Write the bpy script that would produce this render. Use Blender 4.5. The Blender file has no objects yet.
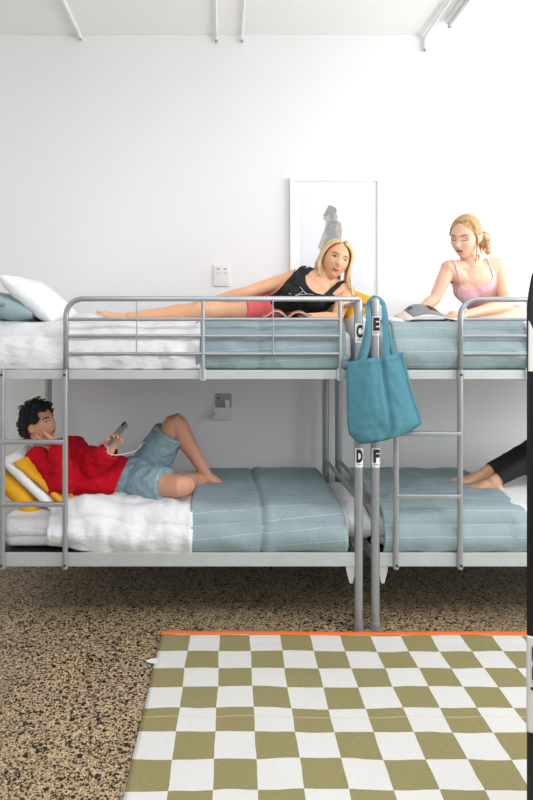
import bpy, bmesh, math, random
import numpy as np
from mathutils import Vector, Matrix, noise
from mathutils.bvhtree import BVHTree

random.seed(7)
C = bpy.context.scene.collection
PI = math.pi

# ------------------------------------------------------------------ camera
EYE = 1.49          # camera height; camera stands at the origin looking along +Y
F = 600.0           # focal length in pixels of the 533x800 frame
cd = bpy.data.cameras.new('camera'); cam = bpy.data.objects.new('camera', cd); C.objects.link(cam)
cam.location = (0, 0, EYE); cam.rotation_euler = (PI/2, 0, 0)
cd.sensor_fit = 'VERTICAL'; cd.sensor_height = 24; cd.lens = F/800*24
cd.shift_x = 44.5/800; cd.shift_y = -68/800; cd.clip_start = 0.02
bpy.context.scene.camera = cam

def P(px, py, d):
    """point of the room seen at pixel (px, py) at distance d from the camera plane"""
    return Vector(((px-222)/F*d, d, EYE-(py-332)/F*d))

# ------------------------------------------------------------------ light
sc = bpy.context.scene
sc.view_settings.view_transform = 'Standard'; sc.view_settings.look = 'None'
sc.view_settings.gamma = 1; sc.view_settings.use_curve_mapping = False
sc.view_settings.exposure = -0.13
w = bpy.data.worlds.new('World'); sc.world = w; w.use_nodes = True
w.node_tree.nodes['Background'].inputs[0].default_value = (0.86, 0.93, 1, 1)
w.node_tree.nodes['Background'].inputs[1].default_value = 0.5

def area(name, loc, rot, sx, sy, e, col=(1, 1, 1)):
    l = bpy.data.lights.new(name, 'AREA'); l.shape = 'RECTANGLE'; l.size = sx; l.size_y = sy
    l.energy = e; l.color = col
    o = bpy.data.objects.new(name, l); C.objects.link(o); o.location = loc; o.rotation_euler = rot
    return o
# daylight through the right-hand window and through the glazed front behind the camera
area('daylight_right_window', (3.85, 1.9, 2.2), (0, PI/2, 0), 1.9, 3.2, 155, (1, 0.99, 0.98))
area('daylight_front_window', (0.9, -2.35, 2.5), (PI/2, 0, 0), 5.2, 1.7, 52, (0.96, 0.98, 1.0))
area('added_overhead_light', (.85, .55, 3.66), (0, 0, 0), 3.4, 1.5, 104, (0.95, 0.975, 1.0))  # added overhead light, no skylight known; steep angle keeps floor under beds dark

# ------------------------------------------------------------------ helpers
def tag(o, label=None, cat=None, group=None, kind=None):
    if label: o['label'] = label
    if cat: o['category'] = cat
    if group: o['group'] = group
    if kind: o['kind'] = kind
    return o

def empty(name, loc, label, cat, group=None):
    o = bpy.data.objects.new(name, None); C.objects.link(o); o.location = loc
    o.empty_display_size = 0.1
    return tag(o, label, cat, group)

def link(name, me, mat, parent=None, smooth=True):
    o = bpy.data.objects.new(name, me); C.objects.link(o)
    if mat:
        me.materials.clear(); me.materials.append(mat)
    if smooth: me.polygons.foreach_set('use_smooth', [True]*len(me.polygons))
    if parent:
        o.parent = parent
        o.location = -Vector(abs_loc(parent))
    return o

def abs_loc(o):
    l = Vector(o.location)
    while o.parent:
        o = o.parent; l += Vector(o.location)
    return l

class MB:
    """collects geometry in world coordinates and links it as one mesh object"""
    def __init__(s): s.v = []; s.f = []; s.uv = None
    def add(s, vs, fs):
        n = len(s.v); s.v += [tuple(v) for v in vs]; s.f += [tuple(i+n for i in f) for f in fs]; return s
    def box(s, a, b, bev=0.0):
        x0, y0, z0 = [min(a[i], b[i]) for i in range(3)]; x1, y1, z1 = [max(a[i], b[i]) for i in range(3)]
        bm = bmesh.new(); bmesh.ops.create_cube(bm, size=1)
        for v in bm.verts:
            v.co = Vector(((x0+x1)/2+v.co.x*(x1-x0), (y0+y1)/2+v.co.y*(y1-y0), (z0+z1)/2+v.co.z*(z1-z0)))
        if bev > 0: bmesh.ops.bevel(bm, geom=bm.edges[:], offset=bev, segments=3, profile=.5, affect='EDGES')
        bm.verts.index_update()
        s.add([v.co for v in bm.verts], [[v.index for v in f.verts] for f in bm.faces]); bm.free(); return s
    def ell(s, c, r, M=None, n=20):
        vs = []; fs = []; m = n//2
        for j in range(m+1):
            th = PI*j/m
            for i in range(n):
                ph = 2*PI*i/n
                p = Vector((r[0]*math.sin(th)*math.cos(ph), r[1]*math.sin(th)*math.sin(ph), r[2]*math.cos(th)))
                if j in (0, m): p += Vector((math.cos(ph), math.sin(ph), 0))*1e-5
                if M: p = M @ p
                vs.append(Vector(c)+p)
        for j in range(m):
            for i in range(n):
                a = j*n+i; b = j*n+(i+1) % n
                fs.append((a, a+n, b+n, b))
        fs.append(tuple(range(n))); fs.append(tuple(reversed(range(m*n, m*n+n))))
        return s.add(vs, fs)
    def tube(s, pts, rad, side=None, seg=16, sub=5, cap='round', flatcap=False):
        pts = [Vector(p) for p in pts]
        if not isinstance(rad, list): rad = [rad]*len(pts)
        rad = [(r if isinstance(r, (tuple, list)) else (r, r)) for r in rad]
        # Catmull-Rom
        Q = []; R = []
        n = len(pts)
        if n == 2 and rad[0] == rad[1]: sub = 1
        for i in range(n-1):
            p0 = pts[i-1] if i else pts[i]*2-pts[i+1]; p1, p2 = pts[i], pts[i+1]
            p3 = pts[i+2] if i+2 < n else p2*2-p1
            for k in range(sub):
                t = k/sub
                q = 0.5*((2*p1)+(p2-p0)*t+(2*p0-5*p1+4*p2-p3)*t*t+(3*p1-p0-3*p2+p3)*t**3)
                e = t*t*(3-2*t) if n > 2 else t
                Q.append(q); R.append((rad[i][0]*(1-e)+rad[i+1][0]*e, rad[i][1]*(1-e)+rad[i+1][1]*e))
        Q.append(pts[-1]); R.append(rad[-1])
        T = []
        for i in range(len(Q)):
            a = Q[max(0, i-1)]; b = Q[min(len(Q)-1, i+1)]
            t = (b-a); T.append(t.normalized() if t.length > 1e-9 else Vector((0, 0, 1)))
        S = Vector(side) if side is not None else (Vector((0, 0, 1)) if abs(T[0].z) < .9 else Vector((1, 0, 0)))
        rings = []
        def ring(c, t, s_, ra, rb):
            b_ = t.cross(s_)
            return [c+s_*(ra*math.cos(2*PI*k/seg))+b_*(rb*math.sin(2*PI*k/seg)) for k in range(seg)]
        Ss = []
        for i in range(len(Q)):
            base = Vector(side) if side is not None else S
            s_ = base-T[i]*base.dot(T[i])
            if s_.length < 1e-6: s_ = S-T[i]*S.dot(T[i])
            s_.normalize(); S = s_; Ss.append(s_)
        if cap == 'round':
            for k in range(3, 0, -1):
                a = k*PI/2/3.4
                r = min(R[0]); rings.append(ring(Q[0]-T[0]*r*math.sin(a), T[0], Ss[0], R[0][0]*math.cos(a), R[0][1]*math.cos(a)))
        for i in range(len(Q)): rings.append(ring(Q[i], T[i], Ss[i], *R[i]))
        if cap == 'round':
            for k in range(1, 4):
                a = k*PI/2/3.4
                r = min(R[-1]); rings.append(ring(Q[-1]+T[-1]*r*math.sin(a), T[-1], Ss[-1], R[-1][0]*math.cos(a), R[-1][1]*math.cos(a)))
        vs = [v for r in rings for v in r]; fs = []
        for j in range(len(rings)-1):
            for i in range(seg):
                a = j*seg+i; b = j*seg+(i+1) % seg
                fs.append((a, b, b+seg, a+seg))
        if cap != 'open':
            fs.append(tuple(reversed(range(seg)))); m = (len(rings)-1)*seg; fs.append(tuple(range(m, m+seg)))
        return s.add(vs, fs)
    def mesh(s, name):
        me = bpy.data.meshes.new(name); me.from_pydata(s.v, [], s.f); me.update(); return me
    def build(s, name, mat, parent=None, smooth=True, split=None):
        me = s.mesh(name)
        o = link(name, me, mat, parent, smooth)
        if split:
            m = o.modifiers.new('n', 'EDGE_SPLIT'); m.split_angle = math.radians(split)
        return o

def baked(me, mods):
    """run modifiers on a mesh and give back the resulting mesh"""
    o = bpy.data.objects.new('tmp', me); C.objects.link(o)
    for kind, kw in mods:
        m = o.modifiers.new('m', kind)
        for k, v in kw.items(): setattr(m, k, v)
    dg = bpy.context.evaluated_depsgraph_get(); dg.update()
    out = bpy.data.meshes.new_from_object(o.evaluated_get(dg))
    bpy.data.objects.remove(o); return out

def remesh(me, vox, smooth=3, fac=.5):
    mods = [('REMESH', dict(mode='VOXEL', voxel_size=vox, adaptivity=0))]
    if smooth: mods.append(('SMOOTH', dict(factor=fac, iterations=smooth)))
    return baked(me, mods)

def coords(me):
    a = np.empty(len(me.vertices)*3); me.vertices.foreach_get('co', a); return a.reshape(-1, 3)
def normals(me):
    a = np.empty(len(me.vertices)*3); me.vertices.foreach_get('normal', a); return a.reshape(-1, 3)
def setco(me, a):
    me.vertices.foreach_set('co', a.ravel()); me.update()

def fold_noise(me, amp, scale=(8, 8, 8), seed=0, sharp=False):
    """real cloth folds: move vertices along their normals"""
    co = coords(me); no = normals(me); s = Vector(scale)
    d = np.empty(len(co))
    for i, c in enumerate(co):
        n = noise.noise(Vector((c[0]*s.x+seed*7.3, c[1]*s.y+seed*3.1, c[2]*s.z)))
        n2 = noise.noise(Vector((c[0]*s.x*2.3+5, c[1]*s.y*2.3+seed, c[2]*s.z*2.3)))
        d[i] = (1-2*abs(n))*.6+n2*.5 if sharp else n+.4*n2
    setco(me, co+no*(d*amp)[:, None])

# ------------------------------------------------------------------ materials
def mat(name, col, rough=.6, metal=0, bump=0, bscale=60, var=0, vscale=6, sub=0, spec=.5, sheen=0, trans=0, stretch=None):
    m = bpy.data.materials.new(name); m.use_nodes = True; nt = m.node_tree; N = nt.nodes; L = nt.links
    b = N['Principled BSDF']; b.inputs['Base Color'].default_value = (*col, 1)
    b.inputs['Roughness'].default_value = rough; b.inputs['Metallic'].default_value = metal
    b.inputs['Specular IOR Level'].default_value = spec
    if sub:
        b.inputs['Subsurface Weight'].default_value = sub; b.inputs['Subsurface Radius'].default_value = (.02, .008, .004)
        b.inputs['Subsurface Scale'].default_value = .5
    if sheen: b.inputs['Sheen Weight'].default_value = sheen
    tc = N.new('ShaderNodeTexCoord')
    src = tc.outputs['Object']
    if stretch:
        mp = N.new('ShaderNodeMapping'); mp.inputs['Scale'].default_value = stretch; L.new(src, mp.inputs['Vector']); src = mp.outputs[0]
    if var:
        n = N.new('ShaderNodeTexNoise'); n.inputs['Scale'].default_value = vscale; n.inputs['Detail'].default_value = 4
        L.new(src, n.inputs['Vector'])
        r = N.new('ShaderNodeMix'); r.data_type = 'RGBA'
        r.inputs[6].default_value = (*[c*(1-var) for c in col], 1); r.inputs[7].default_value = (*[min(1, c*(1+var)) for c in col], 1)
        L.new(n.outputs['Fac'], r.inputs[0]); L.new(r.outputs[2], b.inputs['Base Color'])
    if bump:
        n = N.new('ShaderNodeTexNoise'); n.inputs['Scale'].default_value = bscale; n.inputs['Detail'].default_value = 5
        L.new(src, n.inputs['Vector'])
        bp = N.new('ShaderNodeBump'); bp.inputs['Strength'].default_value = min(1, bump); bp.inputs['Distance'].default_value = .01*max(1, bump)
        L.new(n.outputs['Fac'], bp.inputs['Height']); L.new(bp.outputs[0], b.inputs['Normal'])
    return m

def srgb(r, g, b):
    f = lambda c: (c/255/12.92) if c/255 <= .04045 else ((c/255+.055)/1.055)**2.4
    return (f(r), f(g), f(b))

M = {}
M['wall'] = mat('painted_wall', srgb(242, 243, 244), .75, bump=.06, bscale=25)
M['ceiling'] = mat('painted_ceiling', srgb(248, 249, 249), .8, bump=.04, bscale=20)
M['metal'] = mat('silver_painted_steel', srgb(164, 168, 171), .36, metal=.5, bump=.03, bscale=300, var=.06, vscale=30)
M['rail'] = mat('silver_painted_rail', srgb(196, 201, 203), .45, metal=.35, var=.08, vscale=12)
M['dark'] = mat('black_rubber', (.012, .012, .014), .6)
M['white_plastic'] = mat('white_plastic', srgb(235, 235, 233), .35)
M['grey_plastic'] = mat('grey_plastic', srgb(168, 168, 164), .4)
M['white_pipe'] = mat('white_painted_conduit', srgb(240, 241, 241), .5)
M['sticker'] = mat('white_sticker', srgb(242, 242, 240), .4)
M['ink'] = mat('black_ink', (.01, .01, .012), .5)
M['sheet'] = mat('white_cotton', srgb(228, 228, 231), .85, bump=2.2, bscale=8, stretch=(1, 1, 1.6), sheen=.2)
M['sheet2'] = mat('white_mattress_ticking', srgb(226, 229, 232), .85, bump=.3, bscale=22)
M['pillow_white'] = mat('white_pillowcase', srgb(236, 237, 239), .85, bump=2.0, bscale=8)
M['pillow_blue'] = mat('pale_blue_pillowcase', srgb(160, 182, 188), .85, bump=.3, bscale=12, var=.06, vscale=20)
M['mustard'] = mat('mustard_cotton', srgb(232, 170, 28), .85, bump=.4, bscale=18, var=.08)
M['teal'] = mat('teal_canvas', srgb(74, 128, 142), .9, bump=.35, bscale=45, var=.12, vscale=18)
M['skin_f'] = mat('fair_skin', srgb(238, 190, 162), .5, sub=.12, var=.05, vscale=12)
M['skin_g'] = mat('tanned_fair_skin', srgb(232, 176, 138), .5, sub=.12, var=.05, vscale=12)
M['skin_m'] = mat('warm_skin', srgb(212, 156, 126), .5, sub=.12, var=.06, vscale=12)
M['lip'] = mat('lips', srgb(190, 92, 90), .4)
M['lip_m'] = mat('lips_muted', srgb(176, 98, 88), .45)
M['eye'] = mat('eye_white', srgb(200, 190, 182), .35)
M['iris'] = mat('iris_dark', srgb(52, 48, 46), .2)
M['lash'] = mat('eyelashes', srgb(60, 40, 30), .6)
M['teeth'] = mat('teeth', srgb(235, 228, 220), .3)
M['brow_blond'] = mat('blond_brow', srgb(150, 108, 72), .8)
M['brow_dark'] = mat('dark_brow', srgb(34, 26, 22), .8)
M['blond'] = mat('blond_hair', srgb(228, 198, 146), .5, var=.22, vscale=40, bump=.8, bscale=60, stretch=(3, 3, .6))
M['darkblond'] = mat('dark_blond_hair', srgb(196, 156, 106), .5, var=.4, vscale=45, bump=.8, bscale=60, stretch=(3, 3, .6))
M['black_hair'] = mat('black_curly_hair', srgb(14, 12, 12), .6, var=.3, vscale=60, bump=.6, bscale=120)
M['black_cloth'] = mat('black_jersey', srgb(22, 23, 27), .8, bump=.3, bscale=40)
M['pink_shorts'] = mat('coral_pink_cotton', srgb(240, 108, 112), .8, bump=.3, bscale=40)
M['pink_top'] = mat('pale_pink_rib', srgb(240, 190, 200), .8, bump=.25, bscale=60)
M['red'] = mat('red_knit', srgb(184, 8, 30), .9, spec=.2, bump=1.4, bscale=16, var=.1, vscale=10)
M['denim'] = mat('washed_denim', srgb(136, 162, 172), .85, bump=1.0, bscale=40, var=.22, vscale=30)
M['denim_seam'] = mat('denim_hem', srgb(160, 188, 200), .85, bump=.4, bscale=120)
M['paper'] = mat('paper_pages', srgb(240, 238, 232), .7)
M['orange_cover'] = mat('orange_cover', srgb(206, 110, 52), .5, var=.15, vscale=20)
M['phone'] = mat('phone_silver', srgb(158, 150, 148), .3, metal=.4)
M['phone_glass'] = mat('phone_screen', srgb(30, 30, 34), .1)
M['print_paper'] = mat('print_paper', srgb(234, 238, 243), .4)
M['frame_white'] = mat('white_frame_wood', srgb(246, 246, 246), .4)
M['mount'] = mat('white_mount_board', srgb(244, 245, 246), .5)
M['print_grey'] = mat('print_grey_blue', srgb(146, 152, 152), .6, var=.3, vscale=60)
M['print_brown'] = mat('print_taupe', srgb(186, 176, 166), .6, var=.2, vscale=60)
M['board_black'] = mat('black_gloss_board', srgb(14, 16, 17), .35)
M['board_white'] = mat('white_board_band', srgb(226, 226, 222), .45)

def stripe_mat():
    m = bpy.data.materials.new('blue_grey_striped_linen'); m.use_nodes = True; nt = m.node_tree; N = nt.nodes; L = nt.links
    b = N['Principled BSDF']; b.inputs['Roughness'].default_value = .9
    uv = N.new('ShaderNodeUVMap'); uv.uv_map = 'UVMap'
    sp = N.new('ShaderNodeSeparateXYZ'); L.new(uv.outputs[0], sp.inputs[0])
    def mth(op, a, bb=None, c=None):
        n = N.new('ShaderNodeMath'); n.operation = op
        for i, x in enumerate((a, bb, c)):
            if x is None: continue
            if isinstance(x, (int, float)): n.inputs[i].default_value = x
            else: L.new(x, n.inputs[i])
        return n.outputs[0]
    # thin white stitched line every 6.2 cm of cloth (uv is in metres)
    v = mth('DIVIDE', sp.outputs[1], .062)
    fr = mth('FRACT', v)
    line = mth('LESS_THAN', mth('ABSOLUTE', mth('SUBTRACT', fr, .5)), .015)
    nz = N.new('ShaderNodeTexNoise'); nz.inputs['Scale'].default_value = 30; L.new(uv.outputs[0], nz.inputs['Vector'])
    gap = mth('GREATER_THAN', nz.outputs['Fac'], .36)
    line = mth('MULTIPLY', line, gap)
    n2 = N.new('ShaderNodeTexNoise'); n2.inputs['Scale'].default_value = 9; n2.inputs['Detail'].default_value = 6; L.new(uv.outputs[0], n2.inputs['Vector'])
    mp = N.new('ShaderNodeMapping'); mp.inputs['Scale'].default_value = (60, 500, 1); L.new(uv.outputs[0], mp.inputs['Vector'])
    n3 = N.new('ShaderNodeTexNoise'); n3.inputs['Scale'].default_value = 1; L.new(mp.outputs[0], n3.inputs['Vector'])
    fac = mth('ADD', mth('MULTIPLY', n2.outputs['Fac'], .5), mth('MULTIPLY', n3.outputs['Fac'], .5))
    r = N.new('ShaderNodeMix'); r.data_type = 'RGBA'
    r.inputs[6].default_value = (*srgb(126, 144, 149), 1); r.inputs[7].default_value = (*srgb(158, 176, 181), 1)
    L.new(fac, r.inputs[0])
    r2 = N.new('ShaderNodeMix'); r2.data_type = 'RGBA'; r2.inputs[7].default_value = (*srgb(214, 224, 226), 1)
    L.new(r.outputs[2], r2.inputs[6]); L.new(mth('MULTIPLY', line, .6), r2.inputs[0]); L.new(r2.outputs[2], b.inputs['Base Color'])
    n4 = N.new('ShaderNodeTexNoise'); n4.inputs['Scale'].default_value = 12; n4.inputs['Detail'].default_value = 5; L.new(uv.outputs[0], n4.inputs['Vector'])
    bp = N.new('ShaderNodeBump'); bp.inputs['Strength'].default_value = .7; bp.inputs['Distance'].default_value = .014
    L.new(n4.outputs['Fac'], bp.inputs['Height']); L.new(bp.outputs[0], b.inputs['Normal'])
    return m
M['stripe'] = stripe_mat()

def floor_mat():
    m = bpy.data.materials.new('speckled_aggregate_concrete'); m.use_nodes = True; nt = m.node_tree; N = nt.nodes; L = nt.links
    b = N['Principled BSDF']; b.inputs['Roughness'].default_value = .42
    tc = N.new('ShaderNodeTexCoord')
    dn = N.new('ShaderNodeTexNoise'); dn.inputs['Scale'].default_value = 45; dn.inputs['Detail'].default_value = 3; L.new(tc.outputs['Object'], dn.inputs['Vector'])
    mx = N.new('ShaderNodeMix'); mx.data_type = 'RGBA'; mx.blend_type = 'LINEAR_LIGHT'; mx.inputs[0].default_value = .007
    L.new(tc.outputs['Object'], mx.inputs[6]); L.new(dn.outputs['Color'], mx.inputs[7])
    base = N.new('ShaderNodeTexNoise'); base.inputs['Scale'].default_value = 5; base.inputs['Detail'].default_value = 6; L.new(tc.outputs['Object'], base.inputs['Vector'])
    r0 = N.new('ShaderNodeMix'); r0.data_type = 'RGBA'; r0.inputs[6].default_value = (*srgb(148, 127, 97), 1); r0.inputs[7].default_value = (*srgb(182, 160, 126), 1)
    L.new(base.outputs['Fac'], r0.inputs[0]); cur = r0.outputs[2]
    for sc_, pick, size, dark in ((170, .40, .55, srgb(208, 188, 152)), (150, .36, .58, srgb(96, 76, 54)), (120, .32, .58, srgb(60, 46, 34)), (85, .26, .54, srgb(36, 28, 23)), (52, .11, .48, srgb(26, 21, 19))):
        vo = N.new('ShaderNodeTexVoronoi'); vo.inputs['Scale'].default_value = sc_; L.new(mx.outputs[2], vo.inputs['Vector'])
        s = N.new('ShaderNodeSeparateColor'); L.new(vo.outputs['Color'], s.inputs[0])
        a = N.new('ShaderNodeMath'); a.operation = 'LESS_THAN'; L.new(s.outputs[0], a.inputs[0]); a.inputs[1].default_value = pick
        # grain size differs from grain to grain
        k = N.new('ShaderNodeMath'); k.operation = 'MULTIPLY_ADD'; L.new(s.outputs[1], k.inputs[0]); k.inputs[1].default_value = .35; k.inputs[2].default_value = size-.2
        d = N.new('ShaderNodeMath'); d.operation = 'LESS_THAN'; L.new(vo.outputs['Distance'], d.inputs[0]); L.new(k.outputs[0], d.inputs[1])
        mm = N.new('ShaderNodeMath'); mm.operation = 'MULTIPLY'; L.new(a.outputs[0], mm.inputs[0]); L.new(d.outputs[0], mm.inputs[1])
        r = N.new('ShaderNodeMix'); r.data_type = 'RGBA'; r.inputs[7].default_value = (*dark, 1)
        L.new(cur, r.inputs[6]); L.new(mm.outputs[0], r.inputs[0]); cur = r.outputs[2]
    L.new(cur, b.inputs['Base Color'])
    return m
M['floor'] = floor_mat()

RUG_X0, RUG_Y1 = -.296, 2.935
def rug_mat():
    m = bpy.data.materials.new('olive_check_weave'); m.use_nodes = True; nt = m.node_tree; N = nt.nodes; L = nt.links
    b = N['Principled BSDF']; b.inputs['Roughness'].default_value = .92
    tc = N.new('ShaderNodeTexCoord')
    def mth(op, a, bb=None):
        n = N.new('ShaderNodeMath'); n.operation = op
        for i, x in enumerate((a, bb)):
            if x is None: continue
            if isinstance(x, (int, float)): n.inputs[i].default_value = x
            else: L.new(x, n.inputs[i])
        return n.outputs[0]
    uv = N.new('ShaderNodeUVMap'); uv.uv_map = 'UVMap'
    nz = N.new('ShaderNodeTexNoise'); nz.inputs['Scale'].default_value = 4; nz.inputs['Detail'].default_value = 2; L.new(uv.outputs[0], nz.inputs['Vector'])
    sn = N.new('ShaderNodeSeparateColor'); L.new(nz.outputs['Color'], sn.inputs[0])
    sp = N.new('ShaderNodeSeparateXYZ'); L.new(uv.outputs[0], sp.inputs[0])
    u = mth('ADD', sp.outputs[0], mth('MULTIPLY', mth('SUBTRACT', sn.outputs[0], .5), .018))
    v = mth('ADD', sp.outputs[1], mth('MULTIPLY', mth('SUBTRACT', sn.outputs[1], .5), .032))
    cu = mth('FLOOR', mth('DIVIDE', mth('ADD', u, .008), .1465)); cv = mth('FLOOR', mth('DIVIDE', mth('SUBTRACT', v, .012), .1405))
    par = mth('ABSOLUTE', mth('MODULO', mth('ADD', cu, cv), 2))
    par = mth('GREATER_THAN', par, .5)      # 1 = white
    mp = N.new('ShaderNodeMapping'); mp.inputs['Scale'].default_value = (40, 350, 1); L.new(uv.outputs[0], mp.inputs['Vector'])
    w1 = N.new('ShaderNodeTexNoise'); w1.inputs['Scale'].default_value = 1; L.new(mp.outputs[0], w1.inputs['Vector'])
    ol = N.new('ShaderNodeMix'); ol.data_type = 'RGBA'; ol.inputs[6].default_value = (*srgb(120, 110, 68), 1); ol.inputs[7].default_value = (*srgb(156, 147, 103), 1)
    L.new(w1.outputs['Fac'], ol.inputs[0])
    wh = N.new('ShaderNodeMix'); wh.data_type = 'RGBA'; wh.inputs[6].default_value = (*srgb(200, 198, 193), 1); wh.inputs[7].default_value = (*srgb(221, 220, 217), 1)
    L.new(w1.outputs['Fac'], wh.inputs[0])
    r = N.new('ShaderNodeMix'); r.data_type = 'RGBA'; L.new(par, r.inputs[0]); L.new(ol.outputs[2], r.inputs[6]); L.new(wh.outputs[2], r.inputs[7])
    # pale pulled thread across the fifth row
    th = mth('LESS_THAN', mth('ABSOLUTE', mth('SUBTRACT', v, .012+.1405*4.38)), .0035)
    r3 = N.new('ShaderNodeMix'); r3.data_type = 'RGBA'; r3.inputs[7].default_value = (*srgb(200, 192, 160), 1); L.new(mth('MULTIPLY', th, .4), r3.inputs[0]); L.new(r.outputs[2], r3.inputs[6])
    L.new(r3.outputs[2], b.inputs['Base Color'])
    bp = N.new('ShaderNodeBump'); bp.inputs['Strength'].default_value = .35; bp.inputs['Distance'].default_value = .004
    L.new(w1.outputs['Fac'], bp.inputs['Height']); L.new(bp.outputs[0], b.inputs['Normal'])
    return m
M['rug'] = rug_mat()
M['orange'] = mat('orange_binding', srgb(232, 112, 44), .8, bump=.3, bscale=200)

# ------------------------------------------------------------------ setting
YW = 4.10; ZC = 3.52; XL = -3.0; XR = 3.7; YF = -2.2
def struct(name, mb, m):
    o = mb.build(name, m, smooth=False); tag(o, kind='structure'); return o
struct('floor', MB().box((XL-.1, YF-.1, -.1), (XR+.1, YW+.1, 0)), M['floor'])
# ceiling with an unseen opening added for the overhead light, x -.9..2.6, y -.25..1.35 (above and behind the frame)
ce = MB().box((XL-.1, YF-.1, ZC), (XR+.1, -.25, ZC+.1)).box((XL-.1, 1.35, ZC), (XR+.1, YW+.1, ZC+.1)).box((XL-.1, -.25, ZC), (-.9, 1.35, ZC+.1)).box((2.6, -.25, ZC), (XR+.1, 1.35, ZC+.1))
struct('ceiling', ce, M['ceiling'])
struct('wall_back', MB().box((XL-.1, YW, 0), (XR+.1, YW+.1, ZC)), M['wall'])
struct('wall_left', MB().box((XL-.1, YF, 0), (XL, YW, ZC)), M['wall'])
M['wall_low_bounce'] = mat('low_bounce_wall', srgb(120, 122, 124), .8)  # unseen front wall darkened to cut low fill light under the beds
# right wall with a window opening y .3..3.5, z 1.2..3.15
wr = MB().box((XR, YF, 0), (XR+.1, .3, ZC)).box((XR, 3.5, 0), (XR+.1, YW, ZC)).box((XR, .3, 0), (XR+.1, 3.5, 1.2)).box((XR, .3, 3.15), (XR+.1, 3.5, ZC))
struct('wall_right', wr, M['wall'])
# front wall behind the camera, opening x -1.7..3.5, z 1.6..3.4
wf = MB().box((XL, YF-.1, 0), (-1.7, YF, ZC)).box((3.5, YF-.1, 0), (XR, YF, ZC)).box((-1.7, YF-.1, 0), (3.5, YF, 1.6)).box((-1.7, YF-.1, 3.4), (3.5, YF, ZC))
struct('wall_front', wf, M['wall_low_bounce'])
wn = MB()
for y in (.3, 1.36, 2.42, 3.46): wn.box((XR, y, 1.2), (XR+.08, y+.04, 3.15))
for z in (1.2, 3.11): wn.box((XR, .3, z), (XR+.08, 3.5, z+.04))
struct('window_1', wn, M['frame_white'])
wn = MB()
for x in (-1.7, .02, 1.74, 3.46): wn.box((x, YF-.08, 1.6), (x+.04, YF, 3.4))
for z in (1.6, 3.36): wn.box((-1.7, YF-.08, z), (3.5, YF, z+.04))
struct('window_2', wn, M['frame_white'])
wn = MB()
for x in (-.9, .25, 1.42, 2.56): wn.box((x, -.25, ZC), (x+.04, 1.35, ZC+.08))
for y in (-.25, 1.31): wn.box((-.9, y, ZC), (2.6, y+.04, ZC+.08))
struct('added_ceiling_opening', wn, M['frame_white'])  # frame of the added ceiling opening, out of view

# ------------------------------------------------------------------ bunk beds
Y0, Y1 = 3.0, 3.95        # front and rear post lines
ZL, ZU = .355, 1.278      # middle of lower and upper side rails

def letter(ch, centre, h, parent):
    """one bold black letter standing on a sticker, with the three dots under it"""
    cu = bpy.data.curves.new('t', 'FONT'); cu.body = ch; cu.size = 1; cu.offset = .06; cu.extrude = 0; cu.fill_mode = 'FRONT'
    t = bpy.data.objects.new('t', cu); C.objects.link(t)
    dg = bpy.context.evaluated_depsgraph_get(); dg.update()
    me = bpy.data.meshes.new_from_object(t.evaluated_get(dg)); bpy.data.objects.remove(t)
    co = coords(me); lo = co.min(0); hi = co.max(0)
    c = (co-(lo+hi)/2)/(hi[1]-lo[1])
    sx = h*.47/((hi[0]-lo[0])/(hi[1]-lo[1]))
    out = np.stack([centre[0]+c[:, 0]*sx, np.full(len(c), centre[1]), centre[2]+c[:, 1]*h], 1)
    setco(me, out); return link('letter', me, M['ink'], parent, False)

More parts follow.
